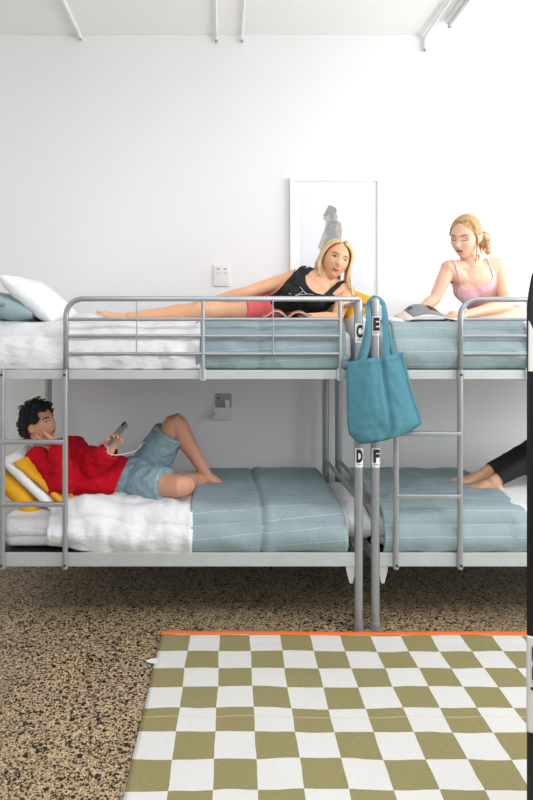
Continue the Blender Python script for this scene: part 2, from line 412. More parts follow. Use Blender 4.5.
def bunk_bed(x0, x1, label, letters, guard, ladder, rungs, rail_ends):
    root = empty('bunk_bed', (x0, Y0, 0), label, 'bunk bed', 'silver steel bunk beds')
    H = 1.664; r = .0215
    posts = []
    for k, (x, y) in enumerate(((x0, Y0), (x1, Y0), (x0, Y1), (x1, Y1))):
        p = MB().tube([(x, y, .004), (x, y, .5), (x, y, 1.2), (x, y, H-r)], r, side=(1, 0, 0), seg=20, sub=1).build('post', M['metal'], root)
        MB().tube([(x, y, 0.001), (x, y, .045)], r+.0025, side=(1, 0, 0), seg=20, cap='flat').build('foot_cap', M['metal'], p, split=40)
        posts.append(p)
    for z, hz in ((ZL, .034), (ZU, .023)):
        for y, s in ((Y0, 1), (Y1, -1)):
            # angle section: upright flange with a ledge that carries the base
            mb = MB().box((x0+.02, y-.006-.004*s, z-hz), (x1-.02, y+.006-.004*s, z+hz), .002)
            mb.box((x0+.02, y, z-hz), (x1-.02, y+.045*s, z-hz+.006), .001)
            mb.build('side_rail', M['rail'], root, smooth=False)
        base = MB()
        base.box((x0+.03, Y0+.014, z-.004), (x1-.03, Y1-.014, z+(.028 if z < 1 else .004)))
        for y in np.linspace(Y0+.1, Y1-.1, 9): base.box((x0+.04, y-.004, z-.012), (x1-.04, y+.004, z-.006))
        base.build('mesh_base', M['dark'], root, smooth=False)
        for x in (x0, x1):
            MB().box((x-.006, Y0+.02, z-.03), (x+.006, Y1-.02, z+.03), .002).build('end_rail', M['rail'], root, smooth=False)
    for x in (x0, x1):
        for z in (.65, H-.03):
            MB().tube([(x, Y0, z), (x, Y1, z)], .0125, seg=14, cap='flat').build('end_bar', M['metal'], root, split=40)
    # gusset brackets below the lower and upper rails next to the posts
    for x, s in ((x0, 1), (x1, -1)):
        for z in (ZL,):
            if x == x0 and x0 < 0: continue
            for y in (Y0, Y1):
                b = MB(); t = .004
                v = [(x+s*.016, z-.03), (x+s*.062, z-.03), (x+s*.062, z-.055), (x+s*.045, z-.12), (x+s*.03, z-.12), (x+s*.016, z-.055)]
                b.add([(a, y-t, c) for a, c in v]+[(a, y+t, c) for a, c in v],
                      [tuple(range(6)), tuple(range(11, 5, -1))]+[(i, i+6, (i+1) % 6+6, (i+1) % 6) for i in range(6)])
                b.build('corner_bracket', M['rail'], root, smooth=False)
    # guard rail
    g0, g1, mids, rods, zt = guard
    yy = Y0-.018
    top = MB(); rr = .0135; R = .085
    pts = [(g0, yy, ZU-.02), (g0, yy, zt-R)]
    for k in range(1, 8): pts.append((g0+R-R*math.cos(k*PI/16), yy, zt-R+R*math.sin(k*PI/16)))
    pts += [(g0+R, yy, zt), (g1, yy, zt)]
    top.tube(pts, rr, side=(0, 1, 0), seg=14, sub=1, cap='flat').build('guard_rail', M['metal'], root)
    ends = g1 if rail_ends is None else rail_ends
    for z in (EYE+.063, EYE-.02, EYE-.108):
        MB().tube([(g0, yy, z), (ends, yy, z)], .0088, seg=12, cap='flat').build('guard_bar', M['metal'], root, split=40)
    for x in mids:
        m = MB().tube([(x, yy, ZU-.02), (x, yy, zt)], .0095, seg=12, cap='flat').build('guard_upright', M['metal'], root, split=40)
        MB().box((x-.015, yy-.006, ZU-.03), (x+.015, yy+.012, ZU+.03), .003).build('clamp', M['rail'], m, smooth=False)
    for x in rods:
        MB().tube([(x, yy-.01, EYE-.115), (x, yy-.01, zt)], .0028, seg=8, cap='flat').build('spacer_rod', M['metal'], root, split=40)
    # ladder
    la, lb = ladder
    for x in (la, lb):
        u = MB().tube([(x, Y0-.022, .315), (x, Y0-.022, ZU+.025)], .0135, seg=14, cap='flat').build('ladder_upright', M['metal'], root, split=40)
        for z in (.335, ZU):
            MB().tube([(x, Y0-.041, z), (x, Y0-.034, z)], .006, seg=10, cap='flat').build('bolt', M['dark'], u)
    for z in rungs:
        MB().box((la, Y0-.036, z-.011), (lb, Y0-.006, z+.011), .005).build('ladder_rung', M['metal'], root)
    # letter stickers on the front posts
    for ch, (pi, z) in letters.items():
        p = posts[pi]; x = (x0, x1)[pi]
        mb = MB(); n = 10; hh = .0475
        vs = []; R = r+.0012
        for j, zz in enumerate((z-hh, z+hh)):
            for i in range(n+1):
                a = math.radians(-62+124*i/n)
                vs.append((x+R*math.sin(a), Y0-R*math.cos(a), zz))
        fs = [(i, i+1, n+1+i+1, n+1+i) for i in range(n)]
        st = mb.add(vs, fs).build('sticker', M['sticker'], p)
        tag(st, 'white sticker with a bold black letter '+ch)
        letter(ch, (x, Y0-R-.0015, z+.009), .066, st)
        for k in (-1, 0, 1):
            MB().box((x+k*.009-.0022, Y0-R-.002, z-.036), (x+k*.009+.0022, Y0-R-.0005, z-.031)).build('dot', M['ink'], st, smooth=False)
    return root

XA0, XA1 = -1.143, .6825
XB0, XB1 = .766, 2.62
zlab = lambda py: EYE-(py-332)/200
bunk_bed(XA0, XA1, 'silver steel bunk bed on the left with stickers C and D',
         {'C': (1, zlab(333)), 'D': (1, zlab(457))},
         ((66-222)/200*.994, XA1, [(203-222)/200*.994, (340-222)/200*.994], [(136.5-222)/200*.99, (273-222)/200*.99], 1.655),
         ((2.5-222)/200*.993, (65.3-222)/200*.993), (.945, .635), (340-222)/200*.994)
bunk_bed(XB0, XB1, 'silver steel bunk bed on the right with stickers E and F',
         {'E': (0, zlab(326)), 'F': (0, zlab(457))},
         ((460.5-222)/200*.994, XB1, [(598-222)/200*.994, (528.5-222)/200*.994], [(562-222)/200*.99], 1.652),
         ((396-222)/200*.993, (460-222)/200*.993), (.985, .675), None)

# ------------------------------------------------------------------ bedding
def mattress(x0, x1, z0, z1, label):
    bm = MB().box((x0, Y0+.045, z0), (x1, Y1-.05, z1), .03)
    me = bm.mesh('m'); me = baked(me, [('REMESH', dict(mode='VOXEL', voxel_size=.02)), ('SMOOTH', dict(factor=.5, iterations=4))])
    fold_noise(me, .004, (5, 5, 14), seed=int(x0*10))
    o = link('mattress', me, M['sheet2'], None); tag(o, label, 'mattress', 'bunk mattresses')
    # fitted sheet pulled over the upper part of the mattress
    n = MB().box((x0-.006, Y0+.036, z0+.045), (x1+.006, Y1-.042, z1+.008), .035)
    me = baked(n.mesh('s'), [('REMESH', dict(mode='VOXEL', voxel_size=.012)), ('SMOOTH', dict(factor=.5, iterations=4))])
    fold_noise(me, .004, (7, 7, 5), seed=int(x0*10)+3, sharp=True)
    link('fitted_sheet', me, M['sheet'], o)
    return o
Z_L0, Z_U0 = ZL+.038, ZU+.008
mattress(XA0+.03, XA1-.03, Z_L0, .545, 'white mattress in the lower bunk under the man in red')
mattress(XA0+.03, XA1-.03, Z_U0, 1.485, 'white mattress on the top bunk under the woman in black')
mattress(XB0+.03, XB1-.03, Z_L0, .545, 'white mattress in the lower bunk under the bare feet')
mattress(XB0+.03, XB1-.03, Z_U0, 1.485, 'white mattress on the top bunk under the woman in pink')

def drape(name, x0, x1, ztop, zfront, material, label, cat, group=None, thick=.02, yf=Y0+.028, puff=.02,
          amp=.010, seed=1, xl=None, tilt=0, zback=None, edge=.05, zf_fn=None, top_fn=None, fscale=(7, 5, 4), creases=()):
    """cloth lying over the top of a mattress and hanging down its front side"""
    nx = max(8, int((x1-x0)/.014)); prof = []
    yb = Y1-.045
    # profile from front bottom, up and over the rounded edge, to the rear
    nh = 14
    for i in range(nh): prof.append((0, i/nh))
    for i in range(9):
        a = i/8*PI/2; prof.append((1, a))
    for i in range(1, 46): prof.append((2, i/45))
    if zback is not None:
        for i in range(1, 8): prof.append((3, i/7))
    vs = []; uv = []
    m = len(prof)
    for ix in range(nx+1):
        u = ix/nx; L = 0; last = None
        for k, (s, t) in enumerate(prof):
            x = x0+(x1-x0)*u
            zt = ztop+(top_fn(x, 0) if top_fn else 0); zf = zfront if zf_fn is None else zf_fn(x)
            if s == 0: p = Vector((x, yf-puff*math.sin(t*PI*.9), zf+(zt-edge-zf)*t))
            elif s == 1: p = Vector((x, yf+edge-edge*math.cos(t), zt-edge+edge*math.sin(t)))
            elif s == 2:
                y = yf+edge+(yb-yf-edge)*t; zz = ztop+(top_fn(x, y) if top_fn else 0)
                p = Vector((x, y, zz+.010*math.sin(t*PI)))
            else: p = Vector((x, yb+.012*min(1, t*3), zt-(zt-zback)*t))
            if xl and s in (0, 1): p.x += xl(u, k)
            if last is not None: L += (p-last).length
            last = p.copy()
            # folds
            n1 = noise.noise(Vector((p.x*fscale[0]+seed*9.1, p.y*fscale[1], p.z*fscale[2]+L*2)))
            n2 = noise.noise(Vector((p.x*fscale[0]*2.6+seed, p.y*9, p.z*9)))
            d = amp*(1-2.2*abs(n1)+.5*n2)
            for cx, cd_, cw_ in creases: d -= cd_*math.exp(-((p.x-cx-.01*math.sin(L*5))/cw_)**2)
            if s == 0: p.y -= d
            elif s == 1: p += Vector((0, -math.cos(t), math.sin(t)))*d
            elif s == 2: p.z += d
            else: p.y += d*.2
            # soft wavy hem and ends
            if u in (0, 1): p.x += .012*noise.noise(Vector((seed*3+u, L*4, 0)))
            vs.append(p); uv.append((p.x, L+tilt*x))
    fs = [(i*m+k, (i+1)*m+k, (i+1)*m+k+1, i*m+k+1) for i in range(nx) for k in range(m-1)]
    mb = MB().add(vs, fs); me = mb.mesh(name)
    ul = me.uv_layers.new(name='UVMap')
    for l in me.loops: ul.data[l.index].uv = uv[l.vertex_index]
    o = link(name, me, material)
    so = o.modifiers.new('thick', 'SOLIDIFY'); so.thickness = thick; so.offset = 1 if thick > 0 else -1
    so.use_rim = True
    tag(o, label, cat, group)
    return o

wx = lambda px: (px-222)/F*3.03
# lower left bunk: white duvet under the man, striped blanket over the foot end
def duvet_hem(x):
    px = x/3.03*F+222
    t = min(1, max(0, (px-48)/55)); return EYE-((541+10*t)-332)*3.03/F
def duvet_top(x, y):
    px = x/3.03*F+222
    b = .062*math.exp(-((px-92)/34)**2)+.018*math.exp(-((px-165)/25)**2)
    fy = 1 if y == 0 else max(0, 1-(y-3.05)/.28)
    return b*fy
drape('duvet', wx(50), wx(192), .565, .40, M['sheet'], 'rumpled white duvet in the lower bunk beneath the man in red', 'duvet', 'white duvets',
      thick=-.016, puff=.03, amp=.016, seed=4, zf_fn=duvet_hem, top_fn=duvet_top, edge=.07, fscale=(9, 6, 4))
ld = lambda px: (lambda u, k: 0)
drape('blanket', wx(190), wx(343), .590, .384, M['stripe'], 'blue-grey striped blanket at the foot of the lower bunk with the man', 'blanket',
      'striped blankets', thick=-.010, puff=.034, amp=.009, seed=2, tilt=-.085, creases=((wx(261), .012, .010), (wx(268), -.006, .02)), edge=.075, xl=lambda u, k: .018*u*(23-k)/23 if k < 23 else 0, fscale=(3, 3, 3))
drape('blanket', .808, wx(528), .590, .384, M['stripe'], 'blue-grey striped blanket under the bare feet in the right lower bunk', 'blanket',
      'striped blankets', thick=-.010, puff=.034, amp=.011, seed=11, edge=.075, fscale=(4, 3, 3))
# upper bunks
drape('duvet', wx(2)-.2, wx(200), 1.520, 1.305, M['sheet'], 'white duvet on the left top bunk beneath the outstretched legs', 'duvet', 'white duvets',
      thick=-.014, puff=.02, amp=.014, seed=6, edge=.06, fscale=(6, 5, 4), top_fn=lambda x, y: .07*math.exp(-((x/3.03*F+222-76)/15)**2)*(1 if y == 0 else max(0, 1-(y-3.05)/.5)) if y > 3.2 else .0)
drape('blanket', wx(196), wx(345), 1.532, 1.305, M['stripe'], 'blue-grey striped blanket beneath the woman in black', 'blanket',
      'striped blankets', thick=-.010, puff=.02, amp=.007, seed=7, tilt=-.05, creases=((wx(258), .006, .012),), edge=.065, fscale=(4, 3, 3))
drape('blanket', .862, wx(528), 1.535, 1.305, M['stripe'], 'blue-grey striped blanket beneath the woman in pink', 'blanket',
      'striped blankets', thick=-.010, puff=.03, amp=.008, seed=9, edge=.085, fscale=(4, 3, 3))
drape('duvet', wx(526), 2.35, 1.525, 1.305, M['sheet'], 'white duvet on the right top bunk at the right edge of the picture', 'duvet', 'white duvets',
      thick=-.014, puff=.02, amp=.008, seed=16, edge=.06)
drape('duvet', wx(498), 2.35, .585, .40, M['sheet'], 'white duvet beside the black leggings in the right lower bunk', 'duvet', 'white duvets',
      thick=-.012, puff=.0, amp=.004, seed=18, yf=Y0+.062, edge=.06)

def pillow(c, L, W, T, rot, material, label, group=None, name='pillow', seed=0, amp=.008, cat='pillow'):
    """stuffed case: L along local x, W along local y, T thick"""
    nu, nv = 46, 36; vs = []
    for side in (1, -1):
        for j in range(nv+1):
            for i in range(nu+1):
                u = -1+2*i/nu; v = -1+2*j/nv
                e = max(0, (1-abs(u)**2.6))*max(0, (1-abs(v)**2.6))
                h = T/2*e**.42
                pin = 1-.07*(1-abs(u)**2)*abs(v)**3; pin2 = 1-.07*(1-abs(v)**2)*abs(u)**3
                x = u*L/2*pin2; y = v*W/2*pin
                n = noise.noise(Vector((x*9+seed*3.3, y*9, side*2+seed)))
                n2 = noise.noise(Vector((x*22, y*22+seed, side)))
                z = side*(h+amp*e**.3*((1-2.4*abs(n))+.4*n2))*(1 if e > 0 else 0)
                vs.append(rot @ Vector((x, y, z))+Vector(c))
    k = (nu+1)*(nv+1); fs = []
    for j in range(nv):
        for i in range(nu):
            a = j*(nu+1)+i
            fs.append((a, a+1, a+nu+2, a+nu+1)); fs.append((k+a, k+a+nu+1, k+a+nu+2, k+a+1))
    me = MB().add(vs, fs).mesh(name)
    bm = bmesh.new(); bm.from_mesh(me); bmesh.ops.remove_doubles(bm, verts=bm.verts, dist=.0015); bmesh.ops.recalc_face_normals(bm, faces=bm.faces); bm.to_mesh(me); bm.free()
    o = link(name, me, material); return tag(o, label, cat, group)
def rotm(ax, ay, az):
    return Matrix.Rotation(math.radians(az), 3, 'Z') @ Matrix.Rotation(math.radians(ay), 3, 'Y') @ Matrix.Rotation(math.radians(ax), 3, 'X')
# top-left pillows
pillow(P(14, 309, 3.40), .36, .60, .14, rotm(0, 14, 4), M['pillow_blue'], 'pale blue pillow, the lower of the two on the left top bunk', 'pillows', seed=1)
pillow(P(43, 301, 3.38), .37, .56, .12, rotm(0, 40, -3), M['pillow_white'], 'white pillow leaning at the head of the left top bunk', 'pillows', seed=2)
# white pillows showing at the foot ends next to the posts
pillow(P(352, 339, 3.40), .115, .70, .26, rotm(0, 0, 0), M['pillow_white'], 'white pillow on the top bunk behind the post with sticker C', 'pillows', seed=5, amp=.004)
pillow(P(389.5, 337, 3.34), .13, .56, .215, rotm(0, 0, 0), M['pillow_white'], 'white pillow behind the teal tote on the right top bunk', 'pillows', seed=6, amp=.004)
def frontal(px, py):
    c = P(px, py, 3.12); c.y = 3.33; return c
# lower left: mustard and white cushions behind the man
pillow(frontal(13, 495), .38, .44, .12, rotm(0, 46, 0), M['mustard'], 'mustard cushion lowest behind the man, at the ladder', 'pillows', name='cushion', seed=3, cat='cushion')
pillow(frontal(27, 485), .40, .45, .07, rotm(0, 44, 0), M['pillow_white'], 'white pillow between the two mustard cushions behind the man', 'pillows', seed=4)
pillow(frontal(40, 485), .37, .42, .06, rotm(0, 40, 0), M['mustard'], 'mustard cushion pressed against the red sweater', 'pillows', name='cushion', seed=8, cat='cushion')
# upper: mustard cushion behind the woman in black
pillow(P(349, 305, 3.52), .20, .30, .10, rotm(20, -38, 10), M['mustard'], 'mustard cushion behind the shoulder of the woman in black', 'pillows', name='cushion', seed=12, amp=.014, cat='cushion')
# white sheet end of the lower left bunk by the posts
pillow(P(345, 508, 3.46), .15, .78, .20, rotm(0, 8, 0), M['pillow_white'], 'white pillow at the foot of the lower bunk by the post with sticker D', 'pillows', seed=9, amp=.004)
pillow(P(377, 512, 3.46), .10, .74, .20, rotm(0, 0, 0), M['pillow_white'], 'white pillow in the right lower bunk behind the post with sticker F', 'pillows', seed=10, amp=.004)

# ------------------------------------------------------------------ rug
def rug():
    W, Lr = 2.75, 1.75; th = .007
    nx, ny = 150, 96; vs = []; uv = []
    for j in range(ny+1):
        for i in range(nx+1):
            u = W*i/nx; v = Lr*j/ny
            x = RUG_X0+u-.018*v; y = RUG_Y1-v
            wob = .010*noise.noise(Vector((x*2.2, 1.3, 0)))*max(0, 1-v/.5)+.004*noise.noise(Vector((x*7, 3, 0)))*max(0, 1-v/.3)
            x += .004*noise.noise(Vector((0, y*4, 2)))*max(0, 1-u/.4)
            z = .0085+.007*max(0, noise.noise(Vector((x*3, y*2.2, 0))))+.004*max(0, noise.noise(Vector((x*1.4, y*9, 5))))
            if v < .06: z += .004
            vs.append((x, y+wob, z)); uv.append((u, v))
    fs = [(j*(nx+1)+i, (j+1)*(nx+1)+i, (j+1)*(nx+1)+i+1, j*(nx+1)+i+1) for j in range(ny) for i in range(nx)]
    me = MB().add(vs, fs).mesh('rug'); ul = me.uv_layers.new(name='UVMap')
    for l in me.loops: ul.data[l.index].uv = uv[l.vertex_index]
    o = link('rug', me, M['rug']); s = o.modifiers.new('t', 'SOLIDIFY'); s.thickness = th; s.offset = -1
    tag(o, 'olive and white checkered woven rug with orange binding on the concrete floor', 'rug')
    e = [Vector(vs[i]) for i in range(nx+1)]
    MB().tube([p+Vector((0, .006, .000)) for p in e], (.0165, .0065), side=(0, 1, 0), seg=10, sub=1).build('binding', M['orange'], o)
    # small white care tag sticking out of the left edge
    b = MB(); a = P(150, 664, 2.69)
    k = [(-.012, 0, 0), (.03, -.012, .002), (.03, .03, .002), (-.002, .03, .0), (-.02, .018, 0)]
    v = [(RUG_X0-.024+p[0], 2.685+p[1], .012+p[2]) for p in k]
    b.add(v+[(x, y, z-.003) for x, y, z in v], [(0, 1, 2, 3, 4), (9, 8, 7, 6, 5)]+[(i, i+5, (i+1) % 5+5, (i+1) % 5) for i in range(5)])
    b.build('care_tag', M['sheet'], o, smooth=False)
rug()

# ------------------------------------------------------------------ wall fittings
def picture():
    c = P(335, 0, 4.085).x; zt = P(0, 178, 4.08).z; w_, h_ = .615, .88
    x0, x1, z1 = c-w_/2, c+w_/2, zt; z0 = z1-h_; yb = YW-.002; yf = YW-.03
    root = empty('framed_picture', (c, YW, z0), 'large white framed print of a figure hanging behind the woman in black', 'picture')
    f = MB(); t = .022
    f.box((x0, yf, z0), (x0+t, yb, z1), .002).box((x1-t, yf, z0), (x1, yb, z1), .002).box((x0+t, yf, z0), (x1-t, yb, z0+t), .002).box((x0+t, yf, z1-t), (x1-t, yb, z1), .002)
    f.build('frame', M['frame_white'], root, smooth=False)
    MB().box((x0+t, yf+.012, z0+t), (x1-t, yb-.004, z1-t)).build('mount', M['mount'], root, smooth=False)
    px0, px1, pz1, pz0 = x0+.082, x1-.075, z1-.112, z0+.12
    pr = MB().box((px0, yf+.0105, pz0), (px1, yf+.0125, pz1)).build('print', M['print_paper'], root, smooth=False)
    def blob(name, pts, m, off, y=yf+.010):
        v = [(P(a, b, 4.08).x, y-off, P(a, b, 4.08).z) for a, b in pts]; n = len(v)
        MB().add(v+[(x, y+.0008, z) for x, y, z in v], [tuple(range(n)), tuple(range(2*n-1, n-1, -1))]+[(i, i+n, (i+1) % n+n, (i+1) % n) for i in range(n)]).build(name, m, pr, smooth=False)
    blob('printed_figure', [(324, 217), (328, 214), (331, 212), (336, 213), (338, 217), (337, 220), (341, 223), (342, 231), (341, 242), (344, 262), (334, 285), (322, 282), (324, 255), (318, 247), (322, 236), (325, 228), (326, 221), (323, 219)], M['print_brown'], 0)
    blob('printed_figure', [(329, 205), (332, 206), (336, 208), (337, 212), (334, 214), (334, 219), (331, 220), (329, 214), (325, 217), (323, 216), (326, 210)], M['print_grey'], .0006)
    blob('printed_figure', [(330, 220), (334, 220), (338, 222), (335, 229), (338, 238), (336, 250), (327, 252), (323, 246), (327, 236), (325, 230), (328, 224)], M['print_grey'], .0006)
picture()

def socket(px0, px1, py0, py1, name, label, lower):
    a, b = P(px0, py1, YW), P(px1, py0, YW)
    root = empty(name, (a.x, YW, a.z), label, 'wall socket', 'power sockets on the back wall')
    if not lower:
        pl = MB().box((a.x, YW-.012, a.z), (b.x, YW-.001, b.z), .004).build('plate', M['white_plastic'], root)
        zz = b.z-.033
        for k, x in enumerate((a.x+.032, b.x-.032)):
            MB().box((x-.010, YW-.0165, zz+.001), (x+.010, YW-.012, zz+.010), .001).build('switch', M['grey_plastic'], pl, smooth=False)
            for s in (-1, 1):
                MB().box((x+s*.008-.0015, YW-.0135, zz-.03), (x+s*.008+.0015, YW-.0118, zz-.02)).build('slot', M['dark'], pl, smooth=False)
    else:
        zm = a.z+.082
        MB().box((a.x+.01, YW-.010, zm-.005), (b.x, YW-.001, b.z), .004).build('plate', M['grey_plastic'], root)
        MB().box((a.x+.022, YW-.015, b.z-.036), (a.x+.036, YW-.010, b.z-.026), .001).build('switch', M['dark'], root, smooth=False)
        MB().box((a.x+.074, YW-.05, zm+.001), (b.x-.014, YW-.010, b.z-.045), .004).build('plug', M['white_plastic'], root)
        MB().box((a.x, YW-.06, a.z), (b.x-.002, YW-.001, zm), .004).build('power_adapter', M['white_plastic'], root)
socket(213.5, 230, 265, 286.5, 'wall_socket', 'white double wall socket above the legs of the woman in black', False)
socket(214, 231.5, 393.5, 419, 'wall_socket', 'grey wall socket with a white charger under the top bunk', True)
tag(MB().tube([P(218, 412, 4.03), P(206, 416, 4.06), P(196, 424, 4.07), P(186, 432, 4.08), P(178, 452, 4.06), P(172, 470, 4.0)], .0022, seg=8).build('charging_cable', M['white_plastic']),
    'thin white cable hanging from the charger on the wall under the top bunk', 'cable')

# ceiling conduits and strip light
def pipe(px, py, label, r=.011, drop=0, name='ceiling_conduit', ball=True):
    e = P(px, py, YW-.03); z = ZC-r-drop-.004
    x = e.x
    root = empty(name, (x, YW, z), label, 'conduit', 'ceiling conduits')
    MB().tube([(x, YF+.3, z), (x, YW-.02, z)], r, seg=14, cap='flat').build('pipe', M['white_pipe'], root, split=40)
    el = MB().tube([(x, YW-.02, z), (x, YW-.014, z-.012), (x, YW-.014, e.z)], r*.95, side=(1, 0, 0), seg=12, sub=4, cap='flat').build('elbow', M['white_pipe'], root)
    if ball: MB().ell((x, YW-.016, e.z), (.011, .011, .011), n=12).build('end_cap', M['grey_plastic'], root)
    for y in (.6, 2.0, 3.4):
        MB().box((x-r*1.8, y-.012, ZC-.004-(drop+.012)), (x+r*1.8, y+.012, ZC), .002).build('saddle', M['white_pipe'], root)
pipe(80, 38, 'white ceiling conduit above the left bunk, leftmost of the four', .014)
pipe(216.5, 40, 'thin white ceiling conduit above the wall sockets, left of its close twin', .008)
pipe(242, 40, 'thin white ceiling conduit left of the framed picture, right of its close twin', .006)
pipe(425.5, 49, 'white ceiling conduit beside the strip light over the right bunk', .009, drop=.008)
root = empty('strip_light', (P(444, 36, 4.0).x, 3.9, ZC), 'slim white strip light on the ceiling above the right bunk', 'light fitting')
x = root.location.x
MB().box((x-.03, 1.6, ZC-.03), (x+.03, 3.9, ZC), .003).build('housing', M['white_pipe'], root)
MB().tube([(x, 1.65, ZC-.043), (x, 3.88, ZC-.043)], .013, seg=14).build('tube', M['white_plastic'], root)
MB().box((x-.012, 3.88, ZC-.055), (x+.012, 3.902, ZC-.03), .002).build('lamp_holder', M['grey_plastic'], root)

# ------------------------------------------------------------------ tote bag
def tote():
    root = empty('tote_bag', P(385, 443, 2.93), 'teal canvas tote bag hanging from the post with sticker E', 'bag')
    # front outline, as a sheet with its own folds: rows from top to bottom (left px, right px, y left, y right)
    rows = [(347, 403.5, 362.5, 352), (346.8, 407, 375, 368), (346.8, 411, 392, 385), (347, 416, 410, 402), (347.5, 420.5, 424, 414), (349, 422, 434, 424), (356, 411, 441.5, 432), (361, 397, 444, 437)]
    d0 = 2.935; n = 34; vs = []; m = 40
    def rowat(t):
        k = t*(len(rows)-1); i = min(int(k), len(rows)-2); f = k-i
        return [rows[i][q]*(1-f)+rows[i+1][q]*f for q in range(4)]
    for side in (0, 1):
        for j in range(m+1):
            t = j/m; xl, xr, yl, yr = rowat(t)
            for i in range(n+1):
                u = i/n
                px = xl+(xr-xl)*u
                py = yl+(yr-yl)*u+1.2*math.sin(u*PI)*(t > .85)
                e = (1-abs(2*u-1)**3)*min(1, (1-t)*7)
                dep = .004+.042*e*(.25+.75*t**.7)
                # long crease running down where the side folds round
                cr = .016*math.exp(-((u-.60+.06*t)/.035)**2)*(1-.3*t)
                nn = .010*noise.noise(Vector((u*4, t*3, side*3)))+.005*noise.noise(Vector((u*9, t*8, 4+side)))
                d = d0-dep+cr+nn*e if side == 0 else d0+.004+.6*dep+nn*e*.4
                # lean of the right flank backwards
                d += .05*max(0, u-.6)*(1-side)
                vs.append(P(px, py, d0) + Vector((0, d-d0, 0)))
    k = (n+1)*(m+1); fs = []
    for j in range(m):
        for i in range(n):
            a = j*(n+1)+i; fs.append((a, a+n+1, a+n+2, a+1)); fs.append((k+a, k+a+1, k+a+n+2, k+a+n+1))
    for j in range(m):
        for i in (0, n):
            a = j*(n+1)+i; fs.append((a, a+k, a+k+n+1, a+n+1) if i == 0 else (a, a+n+1, a+k+n+1, a+k))
    for i in range(n):
        a = m*(n+1)+i; fs.append((a, a+k, a+k+1, a+1))
    o = MB().add(vs, fs).build('bag_body', M['teal'], root)
    s = o.modifiers.new('t', 'SOLIDIFY'); s.thickness = .0015
    # hem along the mouth
    h = MB()
    hv = [Vector(vs[2*(n+1)+i])-Vector((0, .0016, 0)) for i in range(n+1)]
    h.tube(hv, (.0011, .0008), seg=6, sub=1).build('hem_stitch', M['teal'], o)
    def strap(pts, w_):
        """flat webbing through pixel/depth points with its width direction"""
        Q = [P(*p[:3]) for p in pts]
        MB().tube(Q, [(w_*p[3], .0018) for p in pts], side=(1, .15, 0), seg=10, sub=8, cap='flat').build('strap', M['teal'], root, split=50)
    # front strap: from the mouth left, up over the bed post and down to the right
    strap([(362, 366, 2.925, 1), (366, 350, 2.93, .9), (368.5, 332, 2.94, .75), (368, 314, 2.965, .85), (369.5, 303, 3.01, .9), (376, 297.0, 3.045, .9), (383, 303, 3.01, .8), (384, 314, 2.97, .8), (385, 330, 2.955, .9), (386, 348, 2.945, 1.15), (387, 362, 2.935, 1.3)], .0155)
    # rear strap hangs behind the post
    strap([(355, 366, 2.955, .8), (361, 352, 2.96, .8), (366.5, 330, 2.97, .8), (367.5, 322, 2.975, .8), (369, 309, 3.01, .8), (373, 299.5, 3.06, .9), (379, 299.5, 3.06, .9), (385, 310, 3.01, .8), (387, 325, 2.98, .8), (391, 342, 2.965, .9), (396, 358, 2.95, 1)], .013)
tote()

# ------------------------------------------------------------------ upright board at the right edge
def board():
    d = 1.62; x0 = P(526.8, 0, d).x; w_ = .26; xc = x0+w_/2; z1 = 1.77; th = .022
    root = empty('upright_board', (xc, d, 0), 'tall black board with white bands standing upright, cut off by the right edge', 'board')
    def width(z):
        if z > 1.53:
            t = min(1, (z-1.53)/.243); return w_/2*math.sqrt(max(0, 1-t**2.2))
        if z < .22:
            t = (.22-z)/.21; return w_/2*math.sqrt(max(0, 1-min(1, t)**2.4*.85))
        return w_/2
    def slab(z0, z1, name, m, extra=0, y=0):
        n = 40; vs = []; fs = []; sec = 12
        for j in range(n+1):
            z = z0+(z1-z0)*j/n; hw = max(.002, width(z)+extra)
            for i in range(sec):
                a = 2*PI*i/sec
                cx = math.copysign(abs(math.cos(a))**.35, math.cos(a)); sy = math.copysign(abs(math.sin(a))**.8, math.sin(a))
                vs.append((xc+cx*hw, d+y+sy*(th/2+extra), z))
        for j in range(n):
            for i in range(sec):
                a = j*sec+i; b = j*sec+(i+1) % sec; fs.append((a, b, b+sec, a+sec))
        fs.append(tuple(reversed(range(sec)))); fs.append(tuple(range(n*sec, n*sec+sec)))
        return MB().add(vs, fs).build(name, m, root)
    zz = lambda py: EYE-(py-332)*d/F
    slab(.018, z1, 'board_body', M['board_black'])
    b = slab(zz(731), zz(635), 'white_band', M['board_white'], .0012)
    # black lettering-like strokes across the band, partly out of the picture
    for (a, c, e, f) in ((0.008, .026, 644, 658), (.008, .026, 664, 677), (.018, .10, 646, 655), (.018, .10, 666, 677)):
        MB().box((x0+a, d-th/2-.003, zz(f)), (x0+c, d-th/2-.001, zz(e))).build('printed_stroke', M['ink'], b, smooth=False)
    q = [(P(a, 0, d).x, zz(c)) for a, c in ((526.9, 321), (532, 333), (532.3, 371), (526.6, 371))]
    MB().add([(a, d-th/2-.0025, c) for a, c in q]+[(a, d-th/2+.004, c) for a, c in q], [(0, 1, 2, 3), (7, 6, 5, 4)]+[(i, i+4, (i+1) % 4+4, (i+1) % 4) for i in range(4)]).build('white_band', M['board_white'], root, smooth=False)
    MB().ell((x0+.008, d-th/2-.001, zz(686)), (.004, .0015, .005), n=12).build('printed_dot', M['ink'], b)
board()

# ------------------------------------------------------------------ people
def gs(x, s): return math.exp(-(x/s)**2)

